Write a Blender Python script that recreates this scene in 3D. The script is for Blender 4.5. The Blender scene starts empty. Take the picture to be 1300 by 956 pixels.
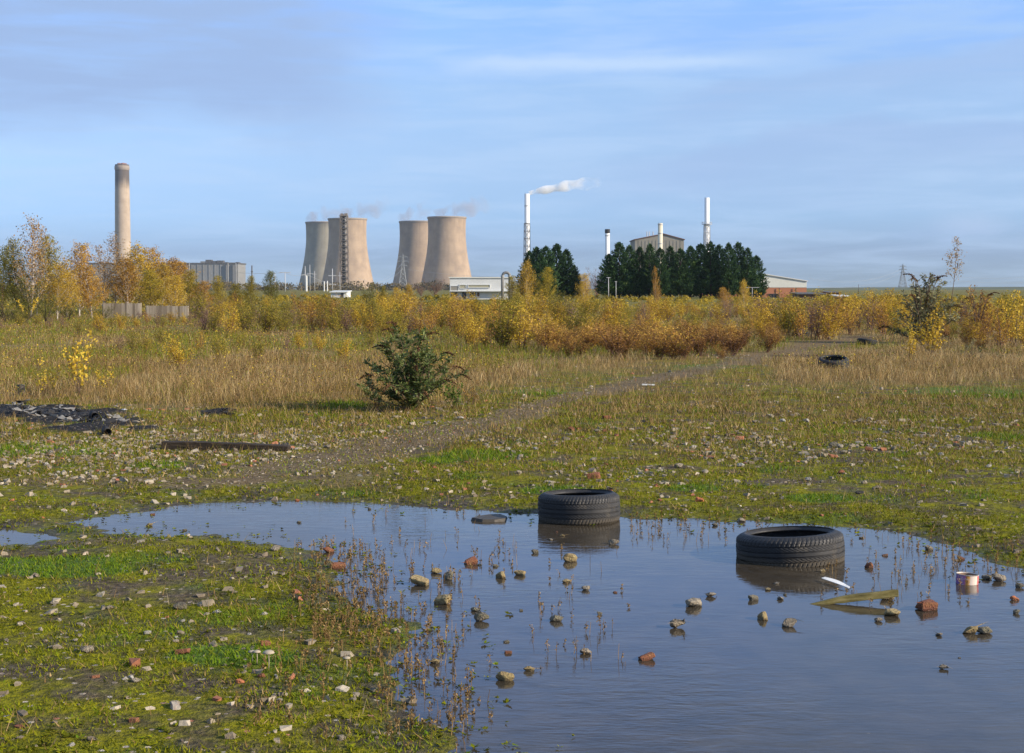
import bpy, bmesh, math, random
import numpy as np
from mathutils import Vector, Matrix, Euler

PI = math.pi
SC = bpy.context.scene
COL = SC.collection
RND = random.Random(7)
NR = np.random.default_rng(11)

# ------------------------------------------------------------------ camera
F = 1805.6                 # focal length in photo pixels (1300 wide)
EYE = 1.65
TH = math.atan(67.0 / F)   # pitched slightly down
CT, ST = math.cos(TH), math.sin(TH)

def ray(px, py):
    cx = (px - 650.0) / F
    cy = (433.0 - py) / F
    return cx, CT + cy * ST, -ST + cy * CT

def at(px, py, Y):
    x, y, z = ray(px, py)
    t = Y / y
    return Vector((x * t, Y, EYE + z * t))

def gr(px, py, z=0.0):
    x, y, dz = ray(px, py)
    t = (z - EYE) / dz
    return Vector((x * t, y * t, z))

def mpp(Y):
    return Y / F

cam_d = bpy.data.cameras.new('camera')
cam_d.sensor_width = 36.0
cam_d.sensor_fit = 'HORIZONTAL'
cam_d.lens = 36.0 * F / 1300.0
cam_d.shift_y = -45.0 / 1300.0
cam_d.clip_start = 0.1
cam_d.clip_end = 60000.0
cam = bpy.data.objects.new('camera', cam_d)
COL.objects.link(cam)
cam.location = (0, 0, EYE)
cam.rotation_euler = (PI / 2 - TH, 0, 0)
SC.camera = cam

# ------------------------------------------------------------------ noise
def _hash(ix, iy, seed):
    h = (ix.astype(np.int64) * 374761393 + iy.astype(np.int64) * 668265263 + seed * 1442695041) & 0xFFFFFFFF
    h = ((h ^ (h >> 13)) * 1274126177) & 0xFFFFFFFF
    h = (h ^ (h >> 16)) & 0xFFFFFFFF
    return h.astype(np.float64) / 4294967295.0

def vnoise(x, y, seed=0):
    x = np.asarray(x, float); y = np.asarray(y, float)
    ix = np.floor(x); iy = np.floor(y)
    fx = x - ix; fy = y - iy
    fx = fx * fx * (3 - 2 * fx); fy = fy * fy * (3 - 2 * fy)
    a = _hash(ix, iy, seed); b = _hash(ix + 1, iy, seed)
    c = _hash(ix, iy + 1, seed); d = _hash(ix + 1, iy + 1, seed)
    return (a * (1 - fx) + b * fx) * (1 - fy) + (c * (1 - fx) + d * fx) * fy

def fbm(x, y, seed=0, octv=3):
    s = 0; a = 0.5; n = 0
    for o in range(octv):
        s = s + a * vnoise(x * 2 ** o, y * 2 ** o, seed + o * 17); n += a; a *= 0.5
    return s / n        # 0..1

def sstep(a, b, v):
    t = np.clip((v - a) / (b - a), 0, 1)
    return t * t * (3 - 2 * t)

# ------------------------------------------------------------------ ground shape
PUD = [(100, 665), (140, 653), (200, 645), (260, 639), (330, 636), (400, 635), (470, 638), (540, 643), (600, 648),
       (660, 653), (735, 655), (790, 655), (830, 658), (880, 661), (930, 662), (1000, 666), (1060, 669), (1110, 672),
       (1150, 679), (1190, 690), (1230, 705), (1270, 717), (1310, 724), (1400, 745), (1700, 800), (1800, 1050),
       (590, 1050), (570, 956), (545, 905), (520, 867), (512, 840), (528, 812), (520, 792), (480, 779), (425, 768),
       (440, 748), (432, 724), (405, 703), (350, 692), (300, 684), (250, 678), (205, 680), (150, 678), (118, 672)]
PUD2 = [(-40, 672), (20, 672), (75, 677), (85, 684), (50, 692), (0, 695), (-50, 692)]
POLYS = [np.array([gr(*p)[:2] for p in P]) for P in (PUD, PUD2)]

def poly_sdf(x, y, P):
    x = np.asarray(x, float); y = np.asarray(y, float)
    best = np.full(x.shape, 1e18); inside = np.zeros(x.shape, bool)
    n = len(P)
    for i in range(n):
        ax, ay = P[i]; bx, by = P[(i + 1) % n]
        ex, ey = bx - ax, by - ay
        t = np.clip(((x - ax) * ex + (y - ay) * ey) / (ex * ex + ey * ey), 0, 1)
        d = (x - ax - t * ex) ** 2 + (y - ay - t * ey) ** 2
        best = np.minimum(best, d)
        c = ((ay > y) != (by > y)) & (x < ex * (y - ay) / (ey if ey != 0 else 1e-9) + ax)
        inside ^= c
    d = np.sqrt(best)
    return np.where(inside, -d, d)

def pud_sdf(x, y):
    x = np.asarray(x, float); y = np.asarray(y, float)
    out = np.full(x.shape, 6.0)
    m = (y > 1.5) & (y < 16) & (x > -11) & (x < 14)
    if m.any():
        d = np.minimum(poly_sdf(x[m], y[m], POLYS[0]), poly_sdf(x[m], y[m], POLYS[1]))
        out[m] = np.minimum(d, 6.0)
    return out

def height(x, y, d=None):
    x = np.asarray(x, float); y = np.asarray(y, float)
    if d is None:
        d = pud_sdf(x, y)
    near = 1 - sstep(14, 30, y)
    z = 0.05 * np.tanh(d / 0.55)
    z = z + np.where(d < 0, -0.03 * sstep(0, 1.0, -d), 0)
    amp = 0.35 + 0.65 * np.exp(-np.abs(d) / 0.8)
    z = z + near * amp * (0.034 * (fbm(x * 2.2, y * 2.2, 3, 3) - 0.5) + 0.016 * (fbm(x * 9, y * 9, 5, 2) - 0.5))
    far = sstep(13, 22, y)
    z = z + far * (0.10 * (fbm(x * 0.25, y * 0.25, 9, 3) - 0.42) + 0.03 * (vnoise(x * 1.3, y * 1.3, 21) - 0.5))
    # the left bank outside the water never dips below the waterline far from the puddle
    return np.where(d > 0.9, np.maximum(z, 0.015), z)

def hz(x, y):
    return float(height(np.array([x]), np.array([y]))[0])

def gp(px, py):
    """the ground point seen at a place of the photograph"""
    p = gr(px, py, 0.0)
    for _ in range(3):
        p = gr(px, py, max(hz(p.x, p.y), 0.0) if py > 380 else 0.0)
    return p

PATH = [(300, 618), (345, 606), (380, 598), (420, 588), (520, 562), (620, 541), (720, 512), (830, 487),
        (930, 466), (1000, 449), (1060, 437), (1110, 430)]
PATHW = [0.7, 1.0, 1.2, 1.15, 0.95, 0.8, 0.72, 0.72, 0.9, 1.5, 1.7, 1.2]
PP = np.array([gr(*p)[:2] for p in PATH])

def path_mask(x, y):
    x = np.asarray(x, float); y = np.asarray(y, float)
    best = np.full(x.shape, -9.0)
    for i in range(len(PP) - 1):
        ax, ay = PP[i]; bx, by = PP[i + 1]
        ex, ey = bx - ax, by - ay
        t = np.clip(((x - ax) * ex + (y - ay) * ey) / (ex * ex + ey * ey), 0, 1)
        d = np.hypot(x - ax - t * ex, y - ay - t * ey)
        w = (PATHW[i] * (1 - t) + PATHW[i + 1] * t) * 0.5
        best = np.maximum(best, 1 - d / w)
    n = fbm(x * 1.7, y * 1.7, 31, 3) - 0.5
    return sstep(-0.35, 0.55, best + n * 1.5)

def to_px(x, y):
    y = np.maximum(np.asarray(y, float), 0.5)
    return 650 + F * np.asarray(x, float) / y, 366 + F * EYE / y

EDGE_X = [-300, 0, 60, 200, 300, 380, 450, 560, 600, 700, 850, 940, 985, 1020, 1150, 1300, 1600]
EDGE_Y = [512, 520, 512, 520, 528, 520, 516, 522, 494, 474, 463, 452, 476, 492, 497, 490, 492]

def mud_mask(x, y):
    g = np.full(np.shape(x), -5.0)
    for (px, py, rx, ry) in ((395, 612, 120, 22), (200, 618, 260, 10), (350, 690, 70, 5), (150, 690, 120, 8), (300, 560, 90, 6)):
        c = gr(px, py); a = rx * c.y / F; b = abs(gr(px, py - ry).y - gr(px, py + ry).y) * 0.5
        q = np.sqrt(((x - c.x) / a) ** 2 + ((y - c.y) / b) ** 2)
        g = np.maximum(g, 1 - q)
    n = fbm(np.asarray(x) * 2.2, np.asarray(y) * 2.2, 67, 3) - 0.5
    return sstep(0.0, 0.7, g + n * 1.1) * .8

def tall_mask(x, y):
    px, py = to_px(x, y)
    e = np.interp(px, EDGE_X, EDGE_Y)
    e = e + 22 * (fbm(np.asarray(x) * 0.9, np.asarray(y) * 0.5, 41, 3) - 0.5)
    return sstep(10, -8, py - e)

def green_mask(x, y):
    """patches of fresh short grass"""
    g = np.zeros(np.shape(x))
    for (px, py, rx, ry) in ((45, 728, 130, 14), (80, 735, 90, 10), (200, 598, 38, 5), (20, 578, 60, 9), (100, 582, 30, 5), (610, 584, 60, 8),
                             (1270, 560, 40, 5), (1240, 505, 90, 9), (560, 590, 40, 6), (680, 505, 50, 5), (900, 470, 50, 4), (300, 845, 90, 12), (700, 630, 50, 5),
                             (880, 628, 40, 5), (1040, 640, 50, 6), (440, 520, 30, 5)):
        c = gr(px, py); a = rx * c.y / F; b = abs(gr(px, py - ry).y - gr(px, py + ry).y) * 0.5
        q = ((x - c.x) / a) ** 2 + ((y - c.y) / b) ** 2
        g = np.maximum(g, 1 - q * 0.8)
    n = fbm(np.asarray(x) * 2.5, np.asarray(y) * 2.5, 77, 3) - 0.5
    return sstep(0.0, 0.5, g + n * 0.9)

def burnt_mask(x, y):
    g = np.full(np.shape(x), -5.0)
    for (px, py, rx, ry) in ((40, 528, 90, 9), (100, 535, 70, 12), (140, 545, 50, 8), (110, 549, 50, 8), (275, 530, 28, 5), (1020, 454, 60, 2.2), (180, 552, 25, 4)):
        c = gr(px, py); a = rx * c.y / F; b = abs(gr(px, py - ry).y - gr(px, py + ry).y) * 0.5
        q = np.sqrt(((x - c.x) / a) ** 2 + ((y - c.y) / b) ** 2)
        g = np.maximum(g, 1 - q)
    n = fbm(np.asarray(x) * 3, np.asarray(y) * 3, 57, 3) - 0.5
    return sstep(0.0, 0.35, g + n * 0.7)

# ------------------------------------------------------------------ node helpers
class NT:
    def __init__(self, tree):
        self.t = tree; self.t.nodes.clear()
    def n(self, typ, **kw):
        nd = self.t.nodes.new(typ)
        for k, v in kw.items():
            if k.startswith('i_'):
                key = k[2:]
                key = int(key) if key.isdigit() else key.replace('_', ' ')
                self.set(nd.inputs[key], v)
            else:
                setattr(nd, k, v)
        return nd
    def set(self, sock, v):
        if isinstance(v, bpy.types.NodeSocket):
            self.t.links.new(v, sock)
        elif isinstance(v, (tuple, list)) and len(v) == 3 and sock.type == 'RGBA':
            sock.default_value = (*v, 1)
        else:
            sock.default_value = v
    def math(self, op, a, b=0.0, c=0.0, clamp=False):
        nd = self.t.nodes.new('ShaderNodeMath'); nd.operation = op; nd.use_clamp = clamp
        self.set(nd.inputs[0], a); self.set(nd.inputs[1], b); self.set(nd.inputs[2], c)
        return nd.outputs[0]
    def mix(self, f, a, b, blend='MIX'):
        nd = self.t.nodes.new('ShaderNodeMix'); nd.data_type = 'RGBA'; nd.blend_type = blend
        self.set(nd.inputs[0], f); self.set(nd.inputs[6], a); self.set(nd.inputs[7], b)
        return nd.outputs[2]
    def noise(self, vec, scale, detail=2.0, rough=0.5, dist=0.0):
        nd = self.t.nodes.new('ShaderNodeTexNoise')
        if vec is not None: self.t.links.new(vec, nd.inputs['Vector'])
        nd.inputs['Scale'].default_value = scale; nd.inputs['Detail'].default_value = detail
        nd.inputs['Roughness'].default_value = rough; nd.inputs['Distortion'].default_value = dist
        return nd.outputs[0]
    def ramp(self, f, stops, interp='LINEAR'):
        nd = self.t.nodes.new('ShaderNodeValToRGB'); nd.color_ramp.interpolation = interp
        el = nd.color_ramp.elements
        while len(el) < len(stops): el.new(0.5)
        for e, (p, c) in zip(el, stops):
            e.position = p; e.color = (*c, 1) if len(c) == 3 else c
        self.set(nd.inputs[0], f)
        return nd.outputs[0]
    def rng(self, v, a, b, c=0.0, d=1.0, smooth=True):
        nd = self.t.nodes.new('ShaderNodeMapRange')
        nd.interpolation_type = 'SMOOTHSTEP' if smooth else 'LINEAR'
        self.set(nd.inputs[0], v)
        for k, q in zip((1, 2, 3, 4), (a, b, c, d)): self.set(nd.inputs[k], q)
        return nd.outputs[0]
    def scalevec(self, vec, s):
        nd = self.t.nodes.new('ShaderNodeMapping'); self.t.links.new(vec, nd.inputs[0])
        nd.inputs['Scale'].default_value = s
        return nd.outputs[0]

def new_mat(name):
    m = bpy.data.materials.new(name); m.use_nodes = True
    return m, NT(m.node_tree)

def finish(nt, color, rough=0.8, bump=None, bstr=0.3, bdist=0.01, metal=0.0, spec=0.4):
    b = nt.n('ShaderNodeBsdfPrincipled')
    nt.set(b.inputs['Base Color'], color); nt.set(b.inputs['Roughness'], rough)
    b.inputs['Metallic'].default_value = metal
    b.inputs['Specular IOR Level'].default_value = spec
    if bump is not None:
        bp = nt.n('ShaderNodeBump'); bp.inputs['Strength'].default_value = bstr; bp.inputs['Distance'].default_value = bdist
        nt.set(bp.inputs['Height'], bump); nt.t.links.new(bp.outputs[0], b.inputs['Normal'])
    o = nt.n('ShaderNodeOutputMaterial'); nt.t.links.new(b.outputs[0], o.inputs[0])
    return b

def objco(nt):
    return nt.n('ShaderNodeTexCoord').outputs['Object']

def plain(name, color, rough=0.7, scale=1.0, var=0.25, metal=0.0, bstr=0.2, bdist=0.01, spec=0.4, dark=None, streak=False):
    """a worn surface: two noises vary the colour; optional streaks run down it"""
    m, nt = new_mat(name)
    co = objco(nt)
    n1 = nt.noise(co, scale, 5, 0.6); n2 = nt.noise(co, scale * 7, 3, 0.6)
    d = dark or tuple(c * (1 - var) for c in color)
    l = tuple(min(1, c * (1 + var * 0.5)) for c in color)
    f = nt.math('ADD', nt.math('MULTIPLY', n1, 0.65), nt.math('MULTIPLY', n2, 0.35))
    col = nt.ramp(f, [(0.35, d), (0.52, color), (0.68, l)])
    if streak:
        s = nt.noise(nt.scalevec(co, (1, 1, 0.06)), scale * 4, 4, 0.6)
        col = nt.mix(nt.rng(s, 0.5, 0.72, 0, 0.45), col, d)
    r = nt.rng(n2, 0.3, 0.7, max(0.05, rough - 0.1), min(1, rough + 0.1))
    finish(nt, col, r, n2, bstr, bdist, metal, spec)
    return m

def leaf_mat(name, stops, trans=0.3, rough=0.6, objvar=0.3):
    m, nt = new_mat(name)
    a = nt.n('ShaderNodeAttribute', attribute_name='tint').outputs['Fac']
    oi = nt.n('ShaderNodeObjectInfo').outputs['Random']
    f = nt.math('ADD', a, nt.math('MULTIPLY', nt.math('SUBTRACT', oi, 0.5), objvar), clamp=True)
    col = nt.ramp(f, stops)
    b = nt.n('ShaderNodeBsdfPrincipled'); nt.set(b.inputs['Base Color'], col); b.inputs['Roughness'].default_value = rough
    b.inputs['Specular IOR Level'].default_value = 0.12
    t = nt.n('ShaderNodeBsdfTranslucent'); nt.set(t.inputs['Color'], col)
    mx = nt.n('ShaderNodeMixShader'); mx.inputs[0].default_value = trans
    nt.t.links.new(b.outputs[0], mx.inputs[1]); nt.t.links.new(t.outputs[0], mx.inputs[2])
    o = nt.n('ShaderNodeOutputMaterial'); nt.t.links.new(mx.outputs[0], o.inputs[0])
    return m

# ------------------------------------------------------------------ mesh helpers
def mesh_np(name, V, loops, starts, mat, attrs=None, smooth=False):
    me = bpy.data.meshes.new(name)
    V = np.ascontiguousarray(V, np.float32)
    me.vertices.add(len(V)); me.vertices.foreach_set('co', V.ravel())
    loops = np.ascontiguousarray(loops, np.int32); starts = np.ascontiguousarray(starts, np.int32)
    me.loops.add(len(loops)); me.loops.foreach_set('vertex_index', loops)
    me.polygons.add(len(starts)); me.polygons.foreach_set('loop_start', starts)
    me.polygons.foreach_set('use_smooth', np.full(len(starts), smooth))
    for k, v in (attrs or {}).items():
        at_ = me.attributes.new(k, 'FLOAT', 'POINT'); at_.data.foreach_set('value', np.ascontiguousarray(v, np.float32))
    me.update(calc_edges=True); me.validate(verbose=False)
    if mat: me.materials.append(mat)
    return me

def put(name, me, parent=None):
    o = bpy.data.objects.new(name, me); COL.objects.link(o)
    if parent is not None: o.parent = parent
    return o

def tag(o, label=None, cat=None, group=None, kind=None):
    if label: o['label'] = label
    if cat: o['category'] = cat
    if group: o['group'] = group
    if kind: o['kind'] = kind
    return o

def thing(name, label, cat, loc=(0, 0, 0), rz=0.0, group=None):
    o = bpy.data.objects.new(name, None); COL.objects.link(o)
    o.location = loc; o.rotation_euler = (0, 0, rz); o.empty_display_size = 0.2
    return tag(o, label, cat, group)

def dup(src, loc, rot=(0, 0, 0), scale=(1, 1, 1), label=None, group=None):
    r = src.copy(); COL.objects.link(r); r.location = loc; r.rotation_euler = rot; r.scale = scale
    if label: r['label'] = label
    if group: r['group'] = group
    for ch in list(src.children):
        c = ch.copy(); COL.objects.link(c); c.parent = r
        for g in ch.children:
            d = g.copy(); COL.objects.link(d); d.parent = c
    return r

class MB:
    """collects polygons into one mesh"""
    def __init__(self):
        self.V = []; self.L = []; self.S = []; self.n = 0; self.l = 0; self.T = []
    def add(self, V, faces, tint=0.5):
        V = np.asarray(V, float).reshape(-1, 3)
        for f in faces:
            self.S.append(self.l); self.L.extend(int(i) + self.n for i in f); self.l += len(f)
        self.V.append(V); self.n += len(V); self.T.append(np.full(len(V), tint))
        return self
    def box(self, c, s, rot=None, tint=0.5):
        hx, hy, hz_ = s[0] / 2, s[1] / 2, s[2] / 2
        P = [Vector((x * hx, y * hy, z * hz_)) for z in (-1, 1) for y in (-1, 1) for x in (-1, 1)]
        if rot is not None:
            M = rot if isinstance(rot, Matrix) else Euler(rot).to_matrix()
            P = [M @ p for p in P]
        c = Vector(c)
        return self.add([p + c for p in P], [(0, 2, 3, 1), (4, 5, 7, 6), (0, 1, 5, 4), (2, 6, 7, 3), (0, 4, 6, 2), (1, 3, 7, 5)], tint)
    def tube(self, pts, radii, sides=5, cap=True, tint=0.5):
        pts = [Vector(p) for p in pts]; n = len(pts)
        if not hasattr(radii, '__len__'): radii = [radii] * n
        V = []; up = Vector((0.31, 0.17, 0.93))
        for i, p in enumerate(pts):
            d = (pts[min(i + 1, n - 1)] - pts[max(i - 1, 0)]).normalized()
            a = d.cross(up)
            if a.length < 0.05: a = d.cross(Vector((1, 0, 0)))
            a.normalize(); b = d.cross(a)
            for k in range(sides):
                t = 2 * PI * k / sides
                V.append(p + (a * math.cos(t) + b * math.sin(t)) * radii[i])
        fs = []
        for i in range(n - 1):
            for k in range(sides):
                k2 = (k + 1) % sides
                fs.append((i * sides + k, i * sides + k2, (i + 1) * sides + k2, (i + 1) * sides + k))
        if cap:
            fs.append(tuple(range(sides))[::-1]); fs.append(tuple((n - 1) * sides + k for k in range(sides)))
        return self.add(V, fs, tint)
    def bar(self, a, b, r, sides=4):
        return self.tube([a, b], r, sides)
    def lathe(self, prof, seg=32, c=(0, 0, 0), closed=False, a0=0.0):
        V = []; n = len(prof)
        for (r, z) in prof:
            for k in range(seg):
                t = 2 * PI * k / seg + a0
                V.append((c[0] + r * math.cos(t), c[1] + r * math.sin(t), c[2] + z))
        fs = []
        for i in range(n if closed else n - 1):
            j = (i + 1) % n
            for k in range(seg):
                k2 = (k + 1) % seg
                fs.append((i * seg + k, i * seg + k2, j * seg + k2, j * seg + k))
        return self.add(V, fs)
    def disc(self, r, z, seg=32, c=(0, 0, 0)):
        return self.add([(c[0] + r * math.cos(2 * PI * k / seg), c[1] + r * math.sin(2 * PI * k / seg), c[2] + z) for k in range(seg)], [tuple(range(seg))])
    def leaves(self, C, A, N, L, W, tint):
        """many four-cornered leaves at once"""
        C = np.asarray(C); n = len(C)
        B = np.cross(N, A); B /= np.linalg.norm(B, axis=1)[:, None] + 1e-9
        L = np.broadcast_to(L, n)[:, None]; W = np.broadcast_to(W, n)[:, None]
        V = np.stack([C - A * L / 2, C + B * W / 2 - A * L * 0.08, C + A * L / 2, C - B * W / 2 - A * L * 0.08], 1).reshape(-1, 3)
        idx = np.arange(4 * n) + self.n
        self.L.extend(idx.tolist()); self.S.extend((np.arange(n) * 4 + self.l).tolist())
        self.l += 4 * n; self.n += 4 * n
        self.V.append(V); self.T.append(np.repeat(np.broadcast_to(tint, n), 4))
        return self
    def mesh(self, name, mat, smooth=False):
        return mesh_np(name, np.concatenate(self.V), self.L, self.S, mat, {'tint': np.concatenate(self.T)}, smooth)
    def build(self, name, mat, parent=None, smooth=False):
        return put(name, self.mesh(name, mat, smooth), parent)

def bevel(o, w, seg=2):
    m = o.modifiers.new('bevel', 'BEVEL'); m.width = w; m.segments = seg; m.limit_method = 'ANGLE'
    return o

# ------------------------------------------------------------------ materials
def ground_mat():
    m, nt = new_mat('ground_surface')
    g = nt.n('ShaderNodeNewGeometry').outputs['Position']
    A = lambda k: nt.n('ShaderNodeAttribute', attribute_name=k).outputs['Fac']
    n_big = nt.noise(g, 0.55, 4, 0.6); n_mid = nt.noise(g, 3.2, 4, 0.62); n_fine = nt.noise(g, 22, 4, 0.65); n_vf = nt.noise(g, 90, 3, 0.6)
    soil = nt.ramp(n_fine, [(0.3, (0.035, 0.027, 0.018)), (0.5, (0.085, 0.065, 0.042)), (0.7, (0.15, 0.12, 0.085))])
    moss = nt.ramp(nt.math('ADD', nt.math('MULTIPLY', n_fine, 0.6), nt.math('MULTIPLY', n_mid, 0.4)),
                   [(0.30, (0.022, 0.021, 0.003)), (0.45, (0.095, 0.092, 0.004)), (0.57, (0.19, 0.18, 0.005)), (0.72, (0.28, 0.25, 0.014))])
    cover = nt.rng(nt.math('ADD', nt.math('MULTIPLY', n_mid, 0.6), nt.math('MULTIPLY', n_big, 0.4)), 0.40, 0.55)
    col = nt.mix(cover, soil, moss)
    straw = nt.ramp(n_fine, [(0.3, (0.11, 0.075, 0.03)), (0.55, (0.25, 0.175, 0.075)), (0.75, (0.38, 0.29, 0.15))])
    col = nt.mix(nt.math('MULTIPLY', A('straw'), nt.rng(n_mid, 0.25, 0.5, 0.5, 1.0)), col, straw)
    green = nt.ramp(n_fine, [(0.3, (0.035, 0.065, 0.01)), (0.55, (0.075, 0.15, 0.016)), (0.75, (0.13, 0.21, 0.03))])
    col = nt.mix(nt.math('MULTIPLY', A('green'), 0.8), col, green)
    path = nt.ramp(n_fine, [(0.3, (0.070, 0.048, 0.026)), (0.52, (0.15, 0.106, 0.060)), (0.7, (0.24, 0.18, 0.11))])
    pm = nt.math('MULTIPLY', A('path'), nt.rng(n_mid, 0.25, 0.55, 0.3, 0.95))
    col = nt.mix(pm, col, path)
    burnt = nt.ramp(n_fine, [(0.35, (0.008, 0.008, 0.009)), (0.6, (0.03, 0.028, 0.028)), (0.75, (0.12, 0.11, 0.10))])
    col = nt.mix(A('burnt'), col, burnt)
    # grit: pale crumbs of rubble pressed into the soil
    vo = nt.n('ShaderNodeTexVoronoi'); nt.t.links.new(g, vo.inputs['Vector']); vo.inputs['Scale'].default_value = 26
    sep = nt.n('ShaderNodeSeparateColor'); nt.t.links.new(vo.outputs['Color'], sep.inputs[0])
    grit = nt.math('MULTIPLY', nt.math('GREATER_THAN', sep.outputs[0], 0.87), nt.math('LESS_THAN', vo.outputs['Distance'], 0.33))
    gcol = nt.ramp(sep.outputs[1], [(0.0, (0.20, 0.16, 0.12)), (0.5, (0.34, 0.29, 0.22)), (0.9, (0.44, 0.39, 0.32)), (1.0, (0.32, 0.12, 0.06))])
    col = nt.mix(nt.math('MULTIPLY', grit, nt.math('SUBTRACT', 1.0, nt.math('MULTIPLY', A('straw'), 0.8))), col, gcol)
    # wet mud at the water's edge
    wet = A('wet')
    col = nt.mix(nt.math('MULTIPLY', wet, 0.75), col, nt.mix(0.45, col, (0.02, 0.016, 0.011)))
    bump = nt.math('ADD', nt.math('MULTIPLY', n_fine, 1.0), nt.math('ADD', nt.math('MULTIPLY', n_vf, 0.35), nt.math('MULTIPLY', grit, 0.35)))
    finish(nt, col, nt.rng(wet, 0, 1, 0.92, 0.5), bump, 0.9, 0.03, 0, 0.12)
    return m

def water_mat():
    m, nt = new_mat('puddle_water')
    g = nt.n('ShaderNodeNewGeometry').outputs['Position']
    a = nt.noise(nt.scalevec(g, (1.0, 2.4, 1.0)), 5.0, 3, 0.55, 0.4)
    b = nt.noise(nt.scalevec(g, (1.0, 3.0, 1.0)), 16.0, 2, 0.5, 0.3)
    calm = nt.rng(nt.noise(g, 0.5, 2, 0.5), 0.38, 0.62, 0.25, 1.0)
    h = nt.math('MULTIPLY', nt.math('ADD', a, nt.math('MULTIPLY', b, 0.35)), calm)
    mud = nt.ramp(nt.noise(g, 4, 4, 0.6), [(0.3, (0.034, 0.028, 0.020)), (0.7, (0.064, 0.052, 0.036))])
    scum = nt.rng(nt.noise(nt.scalevec(g, (1, 1.6, 1)), 7, 5, .7, .8), .60, .72)
    edge = nt.rng(nt.noise(g, .8, 3, .6), .45, .62)
    mud = nt.mix(nt.math('MULTIPLY', nt.math('MULTIPLY', scum, edge), .6), mud, (.15, .125, .08))
    bs = finish(nt, mud, 0.035, h, 0.17, 0.02, 0, 0.5)
    bs.inputs['IOR'].default_value = 1.35
    return m

M = {}
M['ground'] = ground_mat()
M['water'] = water_mat()

def concrete_tower(name, base, dark):
    m, nt = new_mat(name)
    co = objco(nt)
    sp = nt.n('ShaderNodeSeparateXYZ'); nt.t.links.new(co, sp.inputs[0])
    n1 = nt.noise(co, 0.05, 5, 0.6)
    st = nt.noise(nt.scalevec(co, (1, 1, 0.035)), 0.22, 4, 0.6)
    ring = nt.math('FRACT', nt.math('MULTIPLY', sp.outputs[2], 1 / 9.2))
    line = nt.math('MULTIPLY', nt.rng(ring, 0.0, 0.10, 1, 0), 0.28)
    col = nt.ramp(n1, [(0.3, dark), (0.6, base), (0.8, tuple(c * 1.08 for c in base))])
    col = nt.mix(nt.rng(st, 0.48, 0.72, 0, 0.45), col, dark)
    col = nt.mix(line, col, dark)
    stain = nt.math('MULTIPLY', nt.rng(nt.math('ADD', sp.outputs[2], nt.math('MULTIPLY', st, 20.0)), 108, 122), 0.4)
    col = nt.mix(stain, col, tuple(c * 0.5 for c in dark))
    finish(nt, col, 0.9, st, 0.3, 0.3, 0, 0.2)
    return m

M['tower'] = concrete_tower('tower_concrete', (0.36, 0.268, 0.185), (0.24, 0.18, 0.13))
M['tower_pale'] = concrete_tower('tower_concrete_greenish', (0.315, 0.285, 0.215), (0.225, 0.20, 0.155))
M['tower_rim'] = plain('tower_rim_concrete', (0.26, 0.215, 0.175), 0.9, 0.3)
M['white_stack'] = plain('white_painted_steel', (0.74, 0.74, 0.72), 0.5, 0.4, 0.12, streak=True)
M['white_clad'] = plain('white_cladding', (0.58, 0.59, 0.57), 0.6, 0.5, 0.1)
M['cream'] = plain('cream_cladding', (0.60, 0.55, 0.42), 0.7, 0.3, 0.15)
M['grey_clad'] = plain('grey_weathered_cladding', (0.24, 0.225, 0.19), 0.8, 0.25, 0.2, streak=True)
M['olive_clad'] = plain('olive_window_strip', (0.34, 0.32, 0.22), 0.6, 0.4, 0.15)
M['pale_roof'] = plain('pale_roof_sheet', (0.60, 0.60, 0.54), 0.6, 0.3, 0.1)
M['blue_grey'] = plain('blue_grey_cladding', (0.20, 0.20, 0.195), 0.7, 0.05, 0.2, streak=True)
M['dark_metal'] = plain('dark_steel', (0.085, 0.08, 0.075), 0.6, 0.5, 0.3)
M['lattice'] = plain('weathered_lattice_steel', (0.20, 0.165, 0.135), 0.7, 0.3, 0.3)
M['galv'] = plain('galvanised_steel', (0.42, 0.42, 0.42), 0.55, 0.4, 0.15)
M['pylon'] = plain('pylon_steel', (0.26, 0.27, 0.27), 0.6, 0.2, 0.15)
M['soot'] = plain('soot_black', (0.03, 0.028, 0.027), 0.9, 0.5, 0.3)
M['glass'] = plain('dark_window_glass', (0.035, 0.04, 0.05), 0.15, 0.3, 0.2, spec=0.6)
M['shed_dark'] = plain('dark_red_shed', (0.13, 0.07, 0.055), 0.8, 0.5, 0.3)

def chimney_mat():
    m, nt = new_mat('chimney_concrete')
    co = objco(nt)
    sp = nt.n('ShaderNodeSeparateXYZ'); nt.t.links.new(co, sp.inputs[0])
    st = nt.noise(nt.scalevec(co, (1, 1, 0.05)), 0.35, 4, 0.6)
    n1 = nt.noise(co, 0.08, 4, 0.6)
    col = nt.ramp(n1, [(0.3, (0.32, 0.25, 0.18)), (0.7, (0.43, 0.345, 0.26))])
    z = nt.math('ADD', sp.outputs[2], nt.math('MULTIPLY', nt.math('SUBTRACT', st, 0.5), 26.0))
    col = nt.mix(nt.rng(z, 158, 180, 0, 0.92), col, (0.075, 0.062, 0.055))
    ring = nt.math('FRACT', nt.math('MULTIPLY', sp.outputs[2], 1 / 14.0))
    col = nt.mix(nt.math('MULTIPLY', nt.rng(ring, 0, 0.06, 1, 0), 0.25), col, (0.2, 0.16, 0.12))
    finish(nt, col, 0.9, st, 0.2, 0.2, 0, 0.2)
    return m
M['chimney'] = chimney_mat()

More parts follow.
